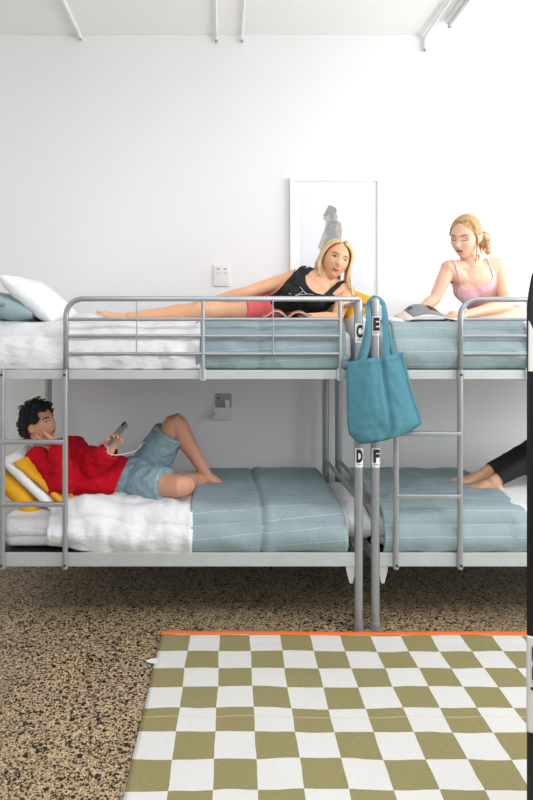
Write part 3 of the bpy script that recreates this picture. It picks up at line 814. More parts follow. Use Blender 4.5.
def head_mesh(mb, c, Mh, s=1.0, man=False):
    """sculpted head and face; local x right, y forward, z up"""
    nu, nv = 64, 48; vs = []
    for j in range(nv+1):
        th = PI*j/nv
        for i in range(nu):
            ph = 2*PI*i/nu
            n = Vector((math.sin(th)*math.cos(ph), math.sin(th)*math.sin(ph), math.cos(th)))
            x, y, z = .074*n.x, .094*n.y, .115*n.z
            if n.z < 0:
                t = -n.z; x *= 1-(.36 if not man else .24)*t**1.5
                if n.y < 0: y *= 1-.45*t**1.2
                else: y *= 1+.02*t
            if n.y > 0:
                f = n.y
                # flatter face
                y = y*(1-.10*gs(x, .03)) if abs(z) > .2 else y
                dy = .007*gs(x, .009)*gs(z-.004, .026)+.021*gs(x, .0125)*gs(z+.027, .015)
                dy -= .0115*gs(abs(x)-.031, .016)*gs(z-.009, .012)
                dy += .004*gs(z-.031, .011)*gs(x, .05)
                dy += .0075*gs(x, .021)*gs(z+.058, .010)
                dy -= .004*gs(x, .02)*gs(z+.073, .006)
                dy += .009*gs(x, .021)*gs(z+.096, .016)
                dy += .005*gs(abs(x)-.043, .018)*gs(z+.026, .02)
                y += dy*min(1, f*1.6)
            p = Vector((x, y, z))*s
            if j in (0, nv): p += Vector((math.cos(ph), math.sin(ph), 0))*1e-5
            vs.append(Vector(c)+Mh @ p)
    fs = []
    for j in range(nv):
        for i in range(nu):
            a = j*nu+i; b = j*nu+(i+1) % nu; fs.append((a, a+nu, b+nu, b))
    fs.append(tuple(range(nu))); fs.append(tuple(reversed(range(nv*nu, nv*nu+nu))))
    mb.add(vs, fs)
    for sx in (-1, 1):
        R = Mh @ Matrix.Rotation(sx*.35, 3, 'Z')
        mb.ell(Vector(c)+Mh @ (Vector((sx*.074, -.008, -.004))*s), (.008*s, .017*s, .029*s), R, n=14)

def basis(fwd, up):
    y = Vector(fwd).normalized(); z = Vector(up); z = (z-y*z.dot(y)).normalized(); x = y.cross(z)
    return Matrix((x, y, z)).transposed()

def ik(a, b, l1, l2, hint):
    """joint between a and b at bone lengths l1, l2, bent towards hint"""
    a, b, hint = Vector(a), Vector(b), Vector(hint)
    d = b-a; L = min(d.length, (l1+l2)*.995); u = d.normalized()
    x = (l1*l1-l2*l2+L*L)/(2*L); h = math.sqrt(max(0, l1*l1-x*x))
    v = hint-u*hint.dot(u); v.normalize()
    return a+u*x+v*h

def hand(mb, w, dirn, palm, thumb_side, curl=.5, s=1.0, spread=.10, curls=None, thumb_curl=.4):
    """palm and five bent fingers; dirn = wrist to knuckles, palm = direction the palm faces, thumb_side = +-1 along dirn x palm"""
    d = Vector(dirn).normalized(); n = Vector(palm); n = (n-d*n.dot(d)).normalized(); r = d.cross(n)*thumb_side
    w = Vector(w)
    P0 = w; P1 = w+d*.030*s; P2 = w+d*.082*s
    mb.tube([P0-d*.02*s, P0+d*.005*s, P1, P2], [(.021*s, .015*s), (.024*s, .015*s), (.034*s, .0145*s), (.038*s, .0115*s)], side=r, seg=18)
    lens = [.068, .077, .072, .056]; offs = [.0285, .0095, -.0095, -.0275]; rad = [.0084, .0086, .0083, .0074]
    for k in range(4):
        c = (curls[k] if curls else curl+.07*k)
        base = w+d*(.078-.004*abs(k-1.2))*s+r*offs[k]*s
        dd = (d+r*spread*(1.3-k)*.8).normalized(); L = lens[k]*s
        pts = [base-d*.02*s, base]; ang = 0; p = base.copy()
        for q, fr in enumerate((.46, .30, .24)):
            ang += c*(.75, 1.0, .7)[q]
            p = p+(dd*math.cos(ang)+n*math.sin(ang))*L*fr; pts.append(p.copy())
        rr = rad[k]*s
        mb.tube(pts, [rr, rr*1.05, rr, rr*.93, rr*.82], seg=12, sub=4)
    t0 = w+d*.015*s+r*.018*s
    t1 = t0+(d*.62+r*.72+n*.30).normalized()*.042*s
    t2 = t1+(d*.85+r*.38+n*(.25+thumb_curl*.6)).normalized()*.032*s
    t3 = t2+(d*.9+r*(.15-thumb_curl*.3)+n*(.3+thumb_curl)).normalized()*.026*s
    mb.tube([t0, t1, t2, t3], [.0145*s, .0120*s, .0100*s, .0085*s], seg=12, sub=4)

def foot(mb, ankle, toe, sole, s=1.0, side=1):
    """heel, arch and five toes; toe = heel-to-toe direction, sole = direction the sole faces"""
    t = Vector(toe).normalized(); n = Vector(sole); n = (n-t*n.dot(t)).normalized(); r = t.cross(n)*side
    a = Vector(ankle)
    mb.ell(a-t*.030*s+n*.045*s, (.034*s, .030*s, .034*s), basis(t, -n), n=16)
    mb.tube([a-t*.018*s+n*.012*s, a+t*.04*s+n*.030*s, a+t*.10*s+n*.050*s, a+t*.145*s+n*.058*s],
            [(.033*s, .040*s), (.036*s, .036*s), (.043*s, .022*s), (.043*s, .014*s)], side=r, seg=18)
    mb.tube([a-t*.03*s+n*.058*s, a+t*.03*s+n*.060*s+r*-.012*s, a+t*.11*s+n*.062*s], [(.026*s, .014*s), (.024*s, .012*s), (.040*s, .011*s)], side=r, seg=16)
    for k in range(5):
        o = (.031-.0155*k)*s; rr = (.0125, .0088, .0084, .0080, .0074)[k]*s; L = (.044, .042, .036, .030, .024)[k]*s
        b = a+t*(.142-.004*k*(k > 1))*s+n*.060*s+r*o
        mb.tube([b-t*.02*s, b+t*L*.5-n*.003*s, b+t*L+n*.003*s], [rr, rr*.95, rr*.9], seg=12, sub=4)

class Person:
    def __init__(s, name_label, cat='person', scale=1.0, female=True, skin='skin_f', hk=.98, cw=1.0, bust=1.0):
        s.k = scale; s.fem = female; s.hk = hk; s.cw = cw; s.bust = bust; s.skin = skin; s.label = name_label; s.j = {}; s.extra = []
    def torso_prims(s, mb, infl=0.0, neck=True, hips_only=False, upto=None):
        j, k = s.j, s.k; f = s.fem
        side = (Vector(j['shL'])-Vector(j['shR'])).normalized(); hs = (Vector(j['hipL'])-Vector(j['hipR'])).normalized()
        pel, wa, ch, nb = [Vector(j[q]) for q in ('pelvis', 'waist', 'chest', 'neck')]
        g = infl
        def r(a, b): return (a*k*s.cw+g, b*k+g)
        if hips_only:
            mb.tube([pel+(pel-wa).normalized()*.07*k, pel, pel.lerp(wa, .55)], [r(.11, .085), r(.168 if f else .160, .112), r(.142, .102)], side=hs, seg=26)
            return
        secs = [(pel+(pel-wa).normalized()*.075*k, r(.10, .08)), (pel, r(.165 if f else .155, .108)), (pel.lerp(wa, .55), r(.140, .10)), (wa, r(.118 if f else .14, .088 if f else .10)),
                (wa.lerp(ch, .6), r(.132 if f else .155, .098 if f else .11)), (ch, r(.148 if f else .175, .098 if f else .115)), (ch.lerp(nb, .55), r(.135 if f else .165, .078 if f else .09)), (nb, r(.062 if f else .075, .058))]
        # blend of hip side and shoulder side directions along the spine
        ps = [q[0] for q in secs]; rs = [q[1] for q in secs]
        # lofted in two pieces so that the twist is shared
        mid = ((side+hs)/2).normalized()
        mb.tube(ps[:4], rs[:4], side=(hs*.6+mid*.4).normalized(), seg=28)
        mb.tube(ps[3:], rs[3:], side=(side*.75+mid*.25).normalized(), seg=28)
        mb.tube(ps[2:5], rs[2:5], side=mid, seg=28)
        fw = Vector(j['fwd'])
        if f:
            up = (nb-ch).normalized()
            for q in (-1, 1):
                c = ch+fw*.060*k+side*q*.068*k-up*.028*k
                mb.ell(c, (.060*k+g, .055*k*s.bust+g, .060*k+g), basis(fw, up), n=20)
        # shoulders
        for q in 'LR':
            sh = Vector(j['sh'+q])
            mb.tube([nb-(nb-ch)*.25, nb.lerp(sh, .55)-(nb-ch)*.10, sh], [(.055*k+g, .05*k+g), (.05*k+g, .046*k+g), ((.050 if f else .060)*k+g*.9, (.048 if f else .058)*k+g*.9)], side=fw, seg=18)
            mb.tube([ch.lerp(nb, .3)+(sh-nb)*.45, sh-(nb-ch)*.06], [(.075*k+g, .062*k+g), (.052*k+g, .048*k+g)], side=fw, seg=18)
        if neck:
            hd = Vector(j['head']); Mh = s.Mh
            nk = hd+Mh @ Vector((0, -.022, -.06))*k
            rn = .050 if f else .060
            mb.tube([nb-(nb-ch)*.15, nb.lerp(nk, .45), nk], [rn*1.25*k, rn*k, rn*k], seg=20)
    def arm_prims(s, mb, q, infl=0.0, end=1.0, cap='round'):
        j, k, f = s.j, s.k, s.fem
        sh, el, wr = [Vector(j[a+q]) for a in ('sh', 'el', 'wr')]
        m = .88 if f else 1.1
        pts = [sh, sh.lerp(el, .35), sh.lerp(el, .8), el, el.lerp(wr, .3), el.lerp(wr, .75), wr]
        rs = [.050, .047, .040, .038, .040, .030, .0245]
        n = 7 if end >= 1 else 2+int(end*5)
        mb.tube(pts[:n], [r*m*k+infl for r in rs][:n], seg=18, sub=4, cap=cap)
    def leg_prims(s, mb, q, infl=0.0):
        j, k = s.j, s.k
        h, kn, an = [Vector(j[a+q]) for a in ('hip', 'kn', 'an')]
        m = .95 if s.fem else 1.0
        bend = ((kn-h).normalized()-(an-kn).normalized())
        back = -bend.normalized() if bend.length > .15 else Vector((0, 0, 0))
        pts = [h, h.lerp(kn, .3), h.lerp(kn, .75), kn, kn.lerp(an, .28)+back*.012*k, kn.lerp(an, .65)+back*.004, an]
        rs = [.088, .084, .063, .056, .057, .042, .033]
        mb.tube(pts, [r*m*k+infl for r in rs], seg=22, sub=4)
    def build(s, loc, hands, feet, vox=.0035, eyes='open', gaze=0, lip='lip', brow='brow_blond', head=True, mouth='closed'):
        j, k = s.j, s.k
        s.root = empty('person', loc, s.label, 'person')
        s.Mh = basis(j['hfwd'], j['hup'])
        mb = MB(); s.torso_prims(mb)
        for q in 'LR': s.arm_prims(mb, q); s.leg_prims(mb, q)
        for h in hands: hand(mb, **h)
        for f in feet: foot(mb, **f)
        head_mesh(mb, j['head'], s.Mh, k*s.hk, not s.fem)
        me = remesh(mb.mesh('body'), vox, 3, .5)
        s.body = link('body', me, M[s.skin], s.root)
        s.co = coords(me).copy(); s.no = normals(me).copy()
        s.faces = [tuple(p.vertices) for p in me.polygons]
        s.bvh = BVHTree.FromPolygons([Vector(c) for c in s.co], s.faces)
        s.face(eyes, gaze, lip, brow, mouth)
        return s
    def hp(s, x, z, off=.001, y=None):
        """point of the face surface in front of local (x, z)"""
        Mh, c, k = s.Mh, Vector(s.j['head']), s.k*s.hk
        o = c+Mh @ Vector((x, .25, z))*1.0*k; d = -(Mh @ Vector((0, 1, 0)))
        hit = s.bvh.ray_cast(o, d, .4)
        if hit[0] is None: return c+Mh @ Vector((x, .08, z))*k
        return hit[0]-d*off
    def patch(s, name, poly, m, off=.0012, parent=None, rings=3):
        cx = sum(p[0] for p in poly)/len(poly); cz = sum(p[1] for p in poly)/len(poly); n = len(poly)
        vs = [s.hp(cx, cz, off)]
        for r in range(1, rings+1):
            t = r/rings
            for x, z in poly: vs.append(s.hp(cx+(x-cx)*t, cz+(z-cz)*t, off if r < rings else off*.2))
        fs = [(0, 1+i, 1+(i+1) % n) for i in range(n)]
        for r in range(rings-1):
            for i in range(n):
                a = 1+r*n+i; b = 1+r*n+(i+1) % n; fs.append((a, a+n, b+n, b))
        return MB().add(vs, fs).build(name, m, parent or s.root)
    def stroke(s, name, pts, rad, m, off=.001, parent=None):
        return MB().tube([s.hp(x, z, off) for x, z in pts], rad, seg=8, sub=4).build(name, m, parent or s.root)
    def face(s, eyes, gaze, lip, brow, mouth):
        b = s.root
        for sx in (-1, 1):
            cx, cz = sx*.031, .008; w_, h_ = .0145, (.0058 if eyes == 'open' else .0022)
            al = [(cx+w_*math.cos(a), cz+h_*math.sin(a)*(1 if math.sin(a) > 0 else .75)) for a in [2*PI*i/16 for i in range(16)]]
            if eyes == 'open':
                e = s.patch('eye', al, M['eye'], .0014)
                ix = cx+gaze*.004
                s.patch('iris', [(ix+.0068*math.cos(a), cz+.0004+.0058*math.sin(a)) for a in [2*PI*i/12 for i in range(12)]], M['iris'], .0022, e, 2)
            else: e = s.patch('eyelid', al, M['lid'], .0008)
            top = [(cx+w_*1.1*math.cos(a), cz+(h_*1.1*math.sin(a) if eyes == 'open' else -.005-.003*math.sin(a))-.0004) for a in [PI*i/8 for i in range(9)]]
            s.stroke('eyelashes', top, .0016, M['lash'], .0012, e)
            bz = cz+.021
            s.stroke('eyebrow', [(cx-sx*.015, bz-.003), (cx, bz+.001), (cx+sx*.010, bz+.0015), (cx+sx*.020, bz-.003)], [.0022, .0030, .0026, .0014] if s.fem else [.0032, .0042, .0036, .002], M[brow], .0006)
        if mouth == 'open':
            s.patch('lips', [(.0185*math.cos(a), -.058+.0092*math.sin(a)) for a in [2*PI*i/20 for i in range(20)]], M[lip], .0014)
            s.patch('teeth', [(.0135*math.cos(a), -.0565+.0042*math.sin(a)) for a in [2*PI*i/14 for i in range(14)]], M['teeth'], .0024, rings=2)
            s.patch('mouth_opening', [(.012*math.cos(a), -.0605+.0024*math.sin(a)) for a in [2*PI*i/14 for i in range(14)]], M['iris'], .0028, rings=2)
        else:
            s.patch('lips', [(.021*math.cos(a), -.058+(.0068 if math.sin(a) > 0 else .008)*math.sin(a)) for a in [2*PI*i/20 for i in range(20)]], M[lip], .0012)
            s.stroke('mouth_line', [(-.019, -.0575), (0, -.0585), (.019, -.0575)], .0009, M['lipline'], .0015)
        for sx in (-1, 1):
            s.patch('nostril', [(sx*.006+.0028*math.cos(a), -.0385+.0018*math.sin(a)) for a in [2*PI*i/8 for i in range(8)]], M['lash'], .0008, rings=1)
    # ---- clothes cut out of the body's own surface
    def seg(s, co, a, b):
        a, b = np.array(a), np.array(b); ab = b-a; t = ((co-a)@ab)/(ab@ab); tc = np.clip(t, 0, 1)
        return np.linalg.norm(co-(a+tc[:, None]*ab), axis=1), t
    def fields(s):
        j, k, co = s.j, s.k, s.co; D = {}
        D['torso'], D['tt'] = s.seg(co, j['pelvis'], j['neck'])
        for q in 'LR':
            D['ua'+q], D['tua'+q] = s.seg(co, j['sh'+q], j['el'+q]); D['fa'+q], D['tfa'+q] = s.seg(co, j['el'+q], j['wr'+q])
            D['th'+q], D['tth'+q] = s.seg(co, j['hip'+q], j['kn'+q]); D['sk'+q], D['tsk'+q] = s.seg(co, j['kn'+q], j['an'+q])
        ch = np.array(j['chest']); side = Vector(j['shL'])-Vector(j['shR']); side.normalize(); up = (Vector(j['neck'])-Vector(j['chest'])).normalized()
        fw = Vector(j['fwd']); fw = (fw-up*fw.dot(up)).normalized(); side = fw.cross(up)
        D['u'] = (co-ch)@np.array(side); D['v'] = (co-ch)@np.array(up); D['w'] = (co-ch)@np.array(fw)
        rel = {'torso': .12*k, 'uaL': .05*k, 'uaR': .05*k, 'faL': .038*k, 'faR': .038*k, 'thL': .085*k, 'thR': .085*k, 'skL': .055*k, 'skR': .055*k}
        names = list(rel); A = np.stack([D[n]-rel[n] for n in names], 1); D['near'] = np.array(names)[A.argmin(1)]
        D['dh'] = np.linalg.norm(co-np.array(j['head']), axis=1)
        return D
    def cut(s, name, mask, off, m, amp=0, scale=(14, 14, 14), seed=0, parent=None):
        idx = -np.ones(len(s.co), int); fs = [f for f in s.faces if all(mask[v] for v in f)]
        used = sorted({v for f in fs for v in f}); idx[used] = range(len(used))
        if not used: print('EMPTY', name); return None
        co = s.co[used]; no = s.no[used]
        d = np.full(len(used), off)
        if amp:
            for i, c in enumerate(co):
                n = noise.noise(Vector((c[0]*scale[0]+seed, c[1]*scale[1], c[2]*scale[2]))); d[i] += amp*(1-2*abs(n))
        me = MB().add([tuple(v) for v in co+no*d[:, None]], [tuple(int(idx[v]) for v in f) for f in fs]).mesh(name)
        # even out the stair-stepped border
        bm = bmesh.new(); bm.from_mesh(me)
        for _ in range(3):
            new = {}
            for v in bm.verts:
                be = [e for e in v.link_edges if e.is_boundary]
                if len(be) == 2: new[v] = v.co*.4+(be[0].other_vert(v).co+be[1].other_vert(v).co)*.3
            for v, c in new.items(): v.co = c
        bm.to_mesh(me); bm.free()
        o = link(name, me, M[m], parent or s.root)
        so = o.modifiers.new('t', 'SOLIDIFY'); so.thickness = .002; so.offset = -1
        return o
    def cloth(s, name, mb, m, vox=.006, smooth=4, amp=.006, scale=(10, 10, 10), seed=0, parent=None, sharp=True):
        me = remesh(mb.mesh(name), vox, smooth, .5)
        if amp: fold_noise(me, amp, scale, seed, sharp)
        return link(name, me, M[m], parent or s.root)

def strands(person, name, m, paths, r0=.006, r1=.002, vox=.003, cap=None, smooth=1):
    mb = MB()
    if cap: cap(mb)
    for p in paths:
        n = len(p); mb.tube(p, [r0+(r1-r0)*(i/(n-1))**2 for i in range(n)], seg=8, sub=4)
    me = remesh(mb.mesh(name), vox, smooth, .5)
    return link(name, me, M[m], person.root)

def head_shell(person, mb, grow, keep):
    """skull cap: points of an enlarged skull that pass keep(local point)"""
    k = person.k*person.hk; c = Vector(person.j['head']); Mh = person.Mh
    for i in range(900):
        zz = 1-2*(i+.5)/900; ph = i*2.399963; rr = math.sqrt(1-zz*zz)
        n = Vector((rr*math.cos(ph), rr*math.sin(ph), zz))
        p = Vector((.074*n.x, .094*n.y, .115*n.z))
        if n.z < 0:
            t = -n.z; p.x *= 1-.25*t**1.4
            if n.y < 0: p.y *= 1-.3*t
        if keep(p): mb.ell(c+Mh @ (p*(1+grow/.09)*k), (.0105, .0105, .0105), n=8)

M['lid'] = mat('eyelid_skin', srgb(214, 150, 128), .5)
M['lipline'] = mat('lip_line', srgb(140, 72, 66), .5)
# ---------------- woman in black on the left top bunk
def woman_black():
    p = Person('woman with long blond hair in a black tank top lying propped on her elbow', female=True, skin='skin_g', scale=.99, hk=1.0)
    j = p.j
    Z = 1.545
    j['pelvis'] = P(262, 309, 3.62); j['waist'] = P(281, 303, 3.54); j['chest'] = P(309, 292, 3.44); j['neck'] = P(325, 276.5, 3.42)
    j['shR'] = P(292, 278, 3.47); j['shL'] = P(347, 292, 3.42)
    j['fwd'] = Vector((-.30, -.93, -.15)).normalized()
    j['hipR'] = P(257, 306, 3.54); j['hipL'] = P(257, 313, 3.70)
    j['elR'] = P(246, 292.5, 3.42); j['wrR'] = P(212, 300.5, 3.43)
    j['elL'] = P(336, 318.5, 3.26); j['wrL'] = P(304, 317.5, 3.20)
    j['knR'] = P(205, 311, 3.42); j['anR'] = P(130, 317.5, 3.44)
    j['knL'] = P(194, 315, 3.60); j['anL'] = P(123, 318, 3.62)
    j['head'] = P(335, 261.5, 3.40)
    j['hfwd'] = Vector((.10, -.98, .02)); j['hup'] = Vector((.34, -.02, .94))
    hands = [dict(w=j['wrR'], dirn=Vector((-.95, -.15, -.12)), palm=Vector((-.1, .1, -1)), thumb_side=-1, curl=.15, s=.92),
             dict(w=j['wrL'], dirn=Vector((-1, -.1, .12)), palm=Vector((0, .35, -.9)), thumb_side=1, curl=.35, s=.92)]
    feet = [dict(ankle=j['anR'], toe=Vector((-.86, -.05, .50)), sole=Vector((-.5, .25, -.8)), s=.92, side=1),
            dict(ankle=j['anL'], toe=Vector((-.80, .1, .1)), sole=Vector((-.3, .2, -1)), s=.92, side=-1)]
    p.build(P(262, 322, 3.55), hands, feet, eyes='open', gaze=-.4, mouth='open')
    D = p.fields(); k = p.k
    tors = (D['near'] == 'torso')
    arm = ((D['uaL'] < .056*k) & (D['tuaL'] > .05)) | ((D['uaR'] < .056*k) & (D['tuaR'] > .05)) | (D['faL'] < .046) | (D['faR'] < .046)
    shd = np.minimum(np.linalg.norm(p.co-np.array(j['shL']), axis=1), np.linalg.norm(p.co-np.array(j['shR']), axis=1))
    leg = np.isin(D['near'], ['thL', 'thR', 'skL', 'skR'])
    au = abs(D['u'])
    neckline = np.where(D['w'] > 0, .020+7*np.maximum(0, au-.01)**2, .07)
    body_part = (D['v'] < neckline) & (shd > .068)
    straps = (au > .070) & (au < .102) & (D['v'] < .2)
    tank = (~leg) & (D['tt'] > .10) & (D['dh'] > .12) & (((~arm) & body_part) | (straps & (D['v'] > .0)) | ((shd < .05) & (au > .06) & (au < .15) & (D['v'] > .02) & (D['u'] > 0)))
    t = p.cut('tank_top', tank, .004, 'black_cloth', amp=.003, seed=2)
    # thin white line drawing printed on the chest
    def chestpt(px, py):
        o = P(px, py, 2.9); d = (o-Vector((0, 0, EYE))).normalized(); h = p.bvh.ray_cast(o, d, 2)
        return (h[0]-d*.0085) if h[0] else o
    for line in ([(300, 287), (303, 291), (297, 295), (293, 298)], [(289, 293.5), (297, 295), (306, 294), (313, 294.5)], [(303, 291), (307, 294)]):
        MB().tube([chestpt(*q) for q in line], .0013, seg=6, sub=3).build('print_line', M['sticker'], t)
    sh = MB(); g = .010
    p.torso_prims(sh, infl=g, hips_only=True)
    for q in 'LR':
        h, kn = Vector(j['hip'+q]), Vector(j['kn'+q]); e = h.lerp(kn, .30)
        sh.tube([h, e], [.088*.95*k+g, .082*.95*k+g], seg=22, cap='flat')
    p.cloth('shorts', sh, 'pink_shorts', vox=.006, smooth=2, amp=.004, seed=3)
    # hair
    rnd = random.Random(3); paths = []; c = Vector(j['head']); Mh = p.Mh; s_ = k*1.0
    L = lambda x, y, z: c+Mh @ (Vector((x, y, z))*s_)
    dn = Vector((0, 0, -1))
    for i in range(230):
        sx = -1 if i % 2 else 1; a = rnd.random(); y0 = .068-.13*a
        drop = rnd.uniform(.10, .20) if sx < 0 else rnd.uniform(.06, .12)
        x0 = .004+rnd.random()*.012
        def onhead(y, th, g):
            q = math.sqrt(max(.05, 1-(y/.094)**2)); return L(sx*(.074*q*math.sin(th)+g), y*1.03, (.115*q+g)*math.cos(th))
        y0 = .060-.125*a; g_ = .009+.008*rnd.random()
        root_ = onhead(y0, .06, g_); p1 = onhead(y0*.97, .72, g_+.002); p2 = onhead(y0*.80-.004, 1.25, g_+.004)
        p3 = L(sx*(.084+.014*rnd.random()), y0*.60+.002, -.035)
        e1 = p3+dn*drop*.5+Vector((rnd.uniform(-.008, .008), rnd.uniform(-.015, .01), 0))
        e2 = p3+dn*drop+Vector((rnd.uniform(-.02, .02)-sx*.006+(.012 if sx < 0 else 0), rnd.uniform(-.03, .02), 0))
        paths.append([root_, p1, p2, p3, e1, e2])
    for i in range(90):
        x = rnd.uniform(-.07, .07); b = math.sqrt(max(0, 1-(x/.085)**2))
        paths.append([L(x*.4, -.02, .120), L(x*.9, -.07*b-.01, .085), L(x, -.098*b-.006, .02), L(x, -.10*b, -.04), L(x, -.10*b, -.05)+dn*rnd.uniform(.04, .12)])
    strands(p, 'hair', 'blond', paths, .0050, .0018, .0027)
    # open magazine under her hand
    c0 = P(286, 320, 3.20)
    r = empty('open_magazine', c0, 'open magazine with an orange-brown page under the hand of the woman in black', 'magazine')
    def leaf(sgn, name, m, dz, lift, th=.004):
        vs = []; n = 14
        for t in (0, 1):
            for i in range(n+1):
                u = i/n; x = sgn*.125*u; z = lift*math.sin(min(1, u*1.15)*PI)*.9+.012*u*(1 if lift > .02 else 0)
                for y in (-.085, .085): vs.append(c0+Vector((x, y, z+dz+th*t)))
        fs = []
        w2 = 2*(n+1)
        for i in range(n):
            a = 2*i; fs += [(a, a+1, a+3, a+2), (w2+a, w2+a+2, w2+a+3, w2+a+1), (a, a+2, w2+a+2, w2+a), (a+1, w2+a+1, w2+a+3, a+3)]
        fs += [(0, w2, w2+1, 1), (2*n, 2*n+1, w2+2*n+1, w2+2*n)]
        MB().add(vs, fs).build(name, m, r)
    leaf(-1, 'page', M['orange_cover'], .008, .036, .008); leaf(1, 'page', M['orange_cover'], .008, .030, .008)
    leaf(-1, 'pages', M['paper'], .0045, .036, .0033); leaf(1, 'pages', M['paper'], .0045, .030, .0033)
    return p
woman_black()

# ---------------- woman in pink on the right top bunk
def woman_pink():
    p = Person('woman with tied back blond hair in a pale pink camisole leaning over a magazine', female=True, skin='skin_f', scale=.97, hk=1.02, cw=.88, bust=.42)
    j = p.j
    j['pelvis'] = P(496, 313, 3.75); j['waist'] = P(486, 303, 3.55); j['chest'] = P(476, 284, 3.38); j['neck'] = P(470.5, 263.5, 3.36)
    j['shR'] = P(449, 268, 3.35); j['shL'] = P(497, 265.5, 3.37)
    j['fwd'] = Vector((-.12, -.90, -.42)).normalized()
    j['hipR'] = P(486, 313, 3.74); j['hipL'] = P(508, 312, 3.72)
    j['knR'] = P(480, 318, 3.38); j['knL'] = P(515, 316, 3.36)
    j['anR'] = P(525, 321, 3.58); j['anL'] = P(476, 321, 3.22)
    j['elR'] = P(435, 298, 3.33); j['wrR'] = P(417, 313.5, 3.30)
    j['elL'] = P(507, 305, 3.27); j['wrL'] = P(466, 314.5, 3.16)
    j['head'] = P(465.5, 237.5, 3.31)
    j['hfwd'] = Vector((-.70, -.64, -.30)); j['hup'] = Vector((-.10, -.25, .95))
    hands = [dict(w=j['wrR'], dirn=Vector((-1, -.25, -.05)), palm=Vector((.1, .3, -1)), thumb_side=-1, curl=.3, s=.90),
             dict(w=j['wrL'], dirn=Vector((-1, -.1, .05)), palm=Vector((0, .4, -.9)), thumb_side=1, curl=.5, s=.88)]
    feet = [dict(ankle=j['anR'], toe=Vector((.8, .3, .0)), sole=Vector((.3, .9, -.3)), s=.88, side=1),
            dict(ankle=j['anL'], toe=Vector((-.7, .6, .0)), sole=Vector((-.2, .6, -.7)), s=.88, side=1)]
    p.build(P(490, 322, 3.6), hands, feet, eyes='down', mouth='closed', lip='lip_m')
    D = p.fields(); k = p.k
    arm = ((D['uaL'] < .054*k) & (D['tuaL'] > .05)) | ((D['uaR'] < .054*k) & (D['tuaR'] > .05)) | (D['faL'] < .046) | (D['faR'] < .046)
    shd = np.minimum(np.linalg.norm(p.co-np.array(j['shL']), axis=1), np.linalg.norm(p.co-np.array(j['shR']), axis=1))
    leg = np.isin(D['near'], ['thL', 'thR', 'skL', 'skR'])
    au = abs(D['u'])
    neckline = np.where(D['w'] > 0, .002+5*np.maximum(0, au-.015)**2, -.01)
    body_part = (D['v'] < neckline) & (shd > .075)
    straps = (au > .083) & (au < .094) & (D['v'] > -.03) & (D['v'] < .2)
    leg = (np.minimum(D['thL'], D['thR']) < .08*k) & (D['tt'] < .12)
    top = (~arm) & (~leg) & (D['tt'] > .04) & (D['torso'] < .24) & (D['dh'] > .14) & (body_part | straps)
    p.cut('camisole', top, .0035, 'pink_top', amp=.002, seed=2)
    sh = MB(); g = .008
    p.torso_prims(sh, infl=g, hips_only=True)
    for q in 'LR':
        h, kn = Vector(j['hip'+q]), Vector(j['kn'+q]); e = h.lerp(kn, .35)
        sh.tube([h, e], [.088*.95*k+g, .082*.95*k+g], seg=22, cap='flat')
    p.cloth('shorts', sh, 'pink_top', vox=.006, smooth=2, amp=.003, seed=3)
    rnd = random.Random(5); paths = []; c = Vector(j['head']); Mh = p.Mh; s_ = k*.98
    L = lambda x, y, z: c+Mh @ (Vector((x, y, z))*s_)
    dn = Vector((0, 0, -1))
    # swept back from the hairline to the crown at the back
    knot = (0, -.098, .030)
    for i in range(170):
        a = rnd.uniform(-1, 1)*1.65; sx = math.sin(a); cz = math.cos(a)
        x0 = .071*sx; x0 = .069*sx; z0 = (.080+.012*gs(a, .35))*cz; y0 = .094*math.sqrt(max(.0, 1-(x0/.074)**2-(z0/.115)**2)); y0 = y0 if abs(a) < 1.0 else min(y0, .05-.05*(abs(a)-1)/.6)
        if abs(a) > 1.1: z0 = .040-.05*(abs(a)-1.1)/.5
        m1 = (x0*1.10+.002+rnd.uniform(-.004, .004), y0-.040, z0+.036*max(0, cz)+rnd.uniform(-.003, .006)); 
        m2 = (x0*1.02, -.055, .035+.085*cz)
        paths.append([L(x0, y0, z0), L(*m1), L(*m2), L(knot[0]+x0*.25, knot[1], knot[2]+.02*cz)])
    # tail falling over her left shoulder, towards the right of the picture
    kn = L(*knot)
    for i in range(70):
        o = Vector((rnd.gauss(0, .012), rnd.gauss(0, .010), rnd.gauss(0, .008)))
        e = P(486+rnd.uniform(-6, 6), 253+rnd.uniform(-12, 3), 3.36+rnd.uniform(-.03, .04))
        mid = kn.lerp(e, .45)+Vector((.012, 0, .006))+o
        paths.append([kn+o*.4, mid, e+o*.3])
    # loose wisps beside the face and on the neck
    for i in range(6):
        f = rnd.uniform(-.004, .004)
        paths.append([L(-.066, .035+f, .05), L(-.080, .022+f, .0), L(-.070, .010+f, -.07), L(-.060, .005+f, -.14)])
    for i in range(18):
        f = rnd.uniform(-.006, .006)
        paths.append([L(.066, -.02+f, .05), L(.080, -.04+f, -.01), L(.070, -.045+f, -.07), P(477+rnd.uniform(-3, 4), 258+rnd.uniform(-4, 3), 3.31)])
    def cap(mb):
        head_shell(p, mb, .004, lambda q: (q.y < .030 and q.z > -.02 and not (abs(q.x) > .05 and q.z < .02 and q.y > -.03)) or q.z > .094)
    strands(p, 'hair', 'darkblond', paths, .0048, .0022, .003, cap)
    # open magazine leaning up under her hands
    c0 = P(430, 321.5, 3.13)
    r = empty('open_magazine', c0, 'open magazine with grey pictures beneath the hands of the woman in pink', 'magazine')
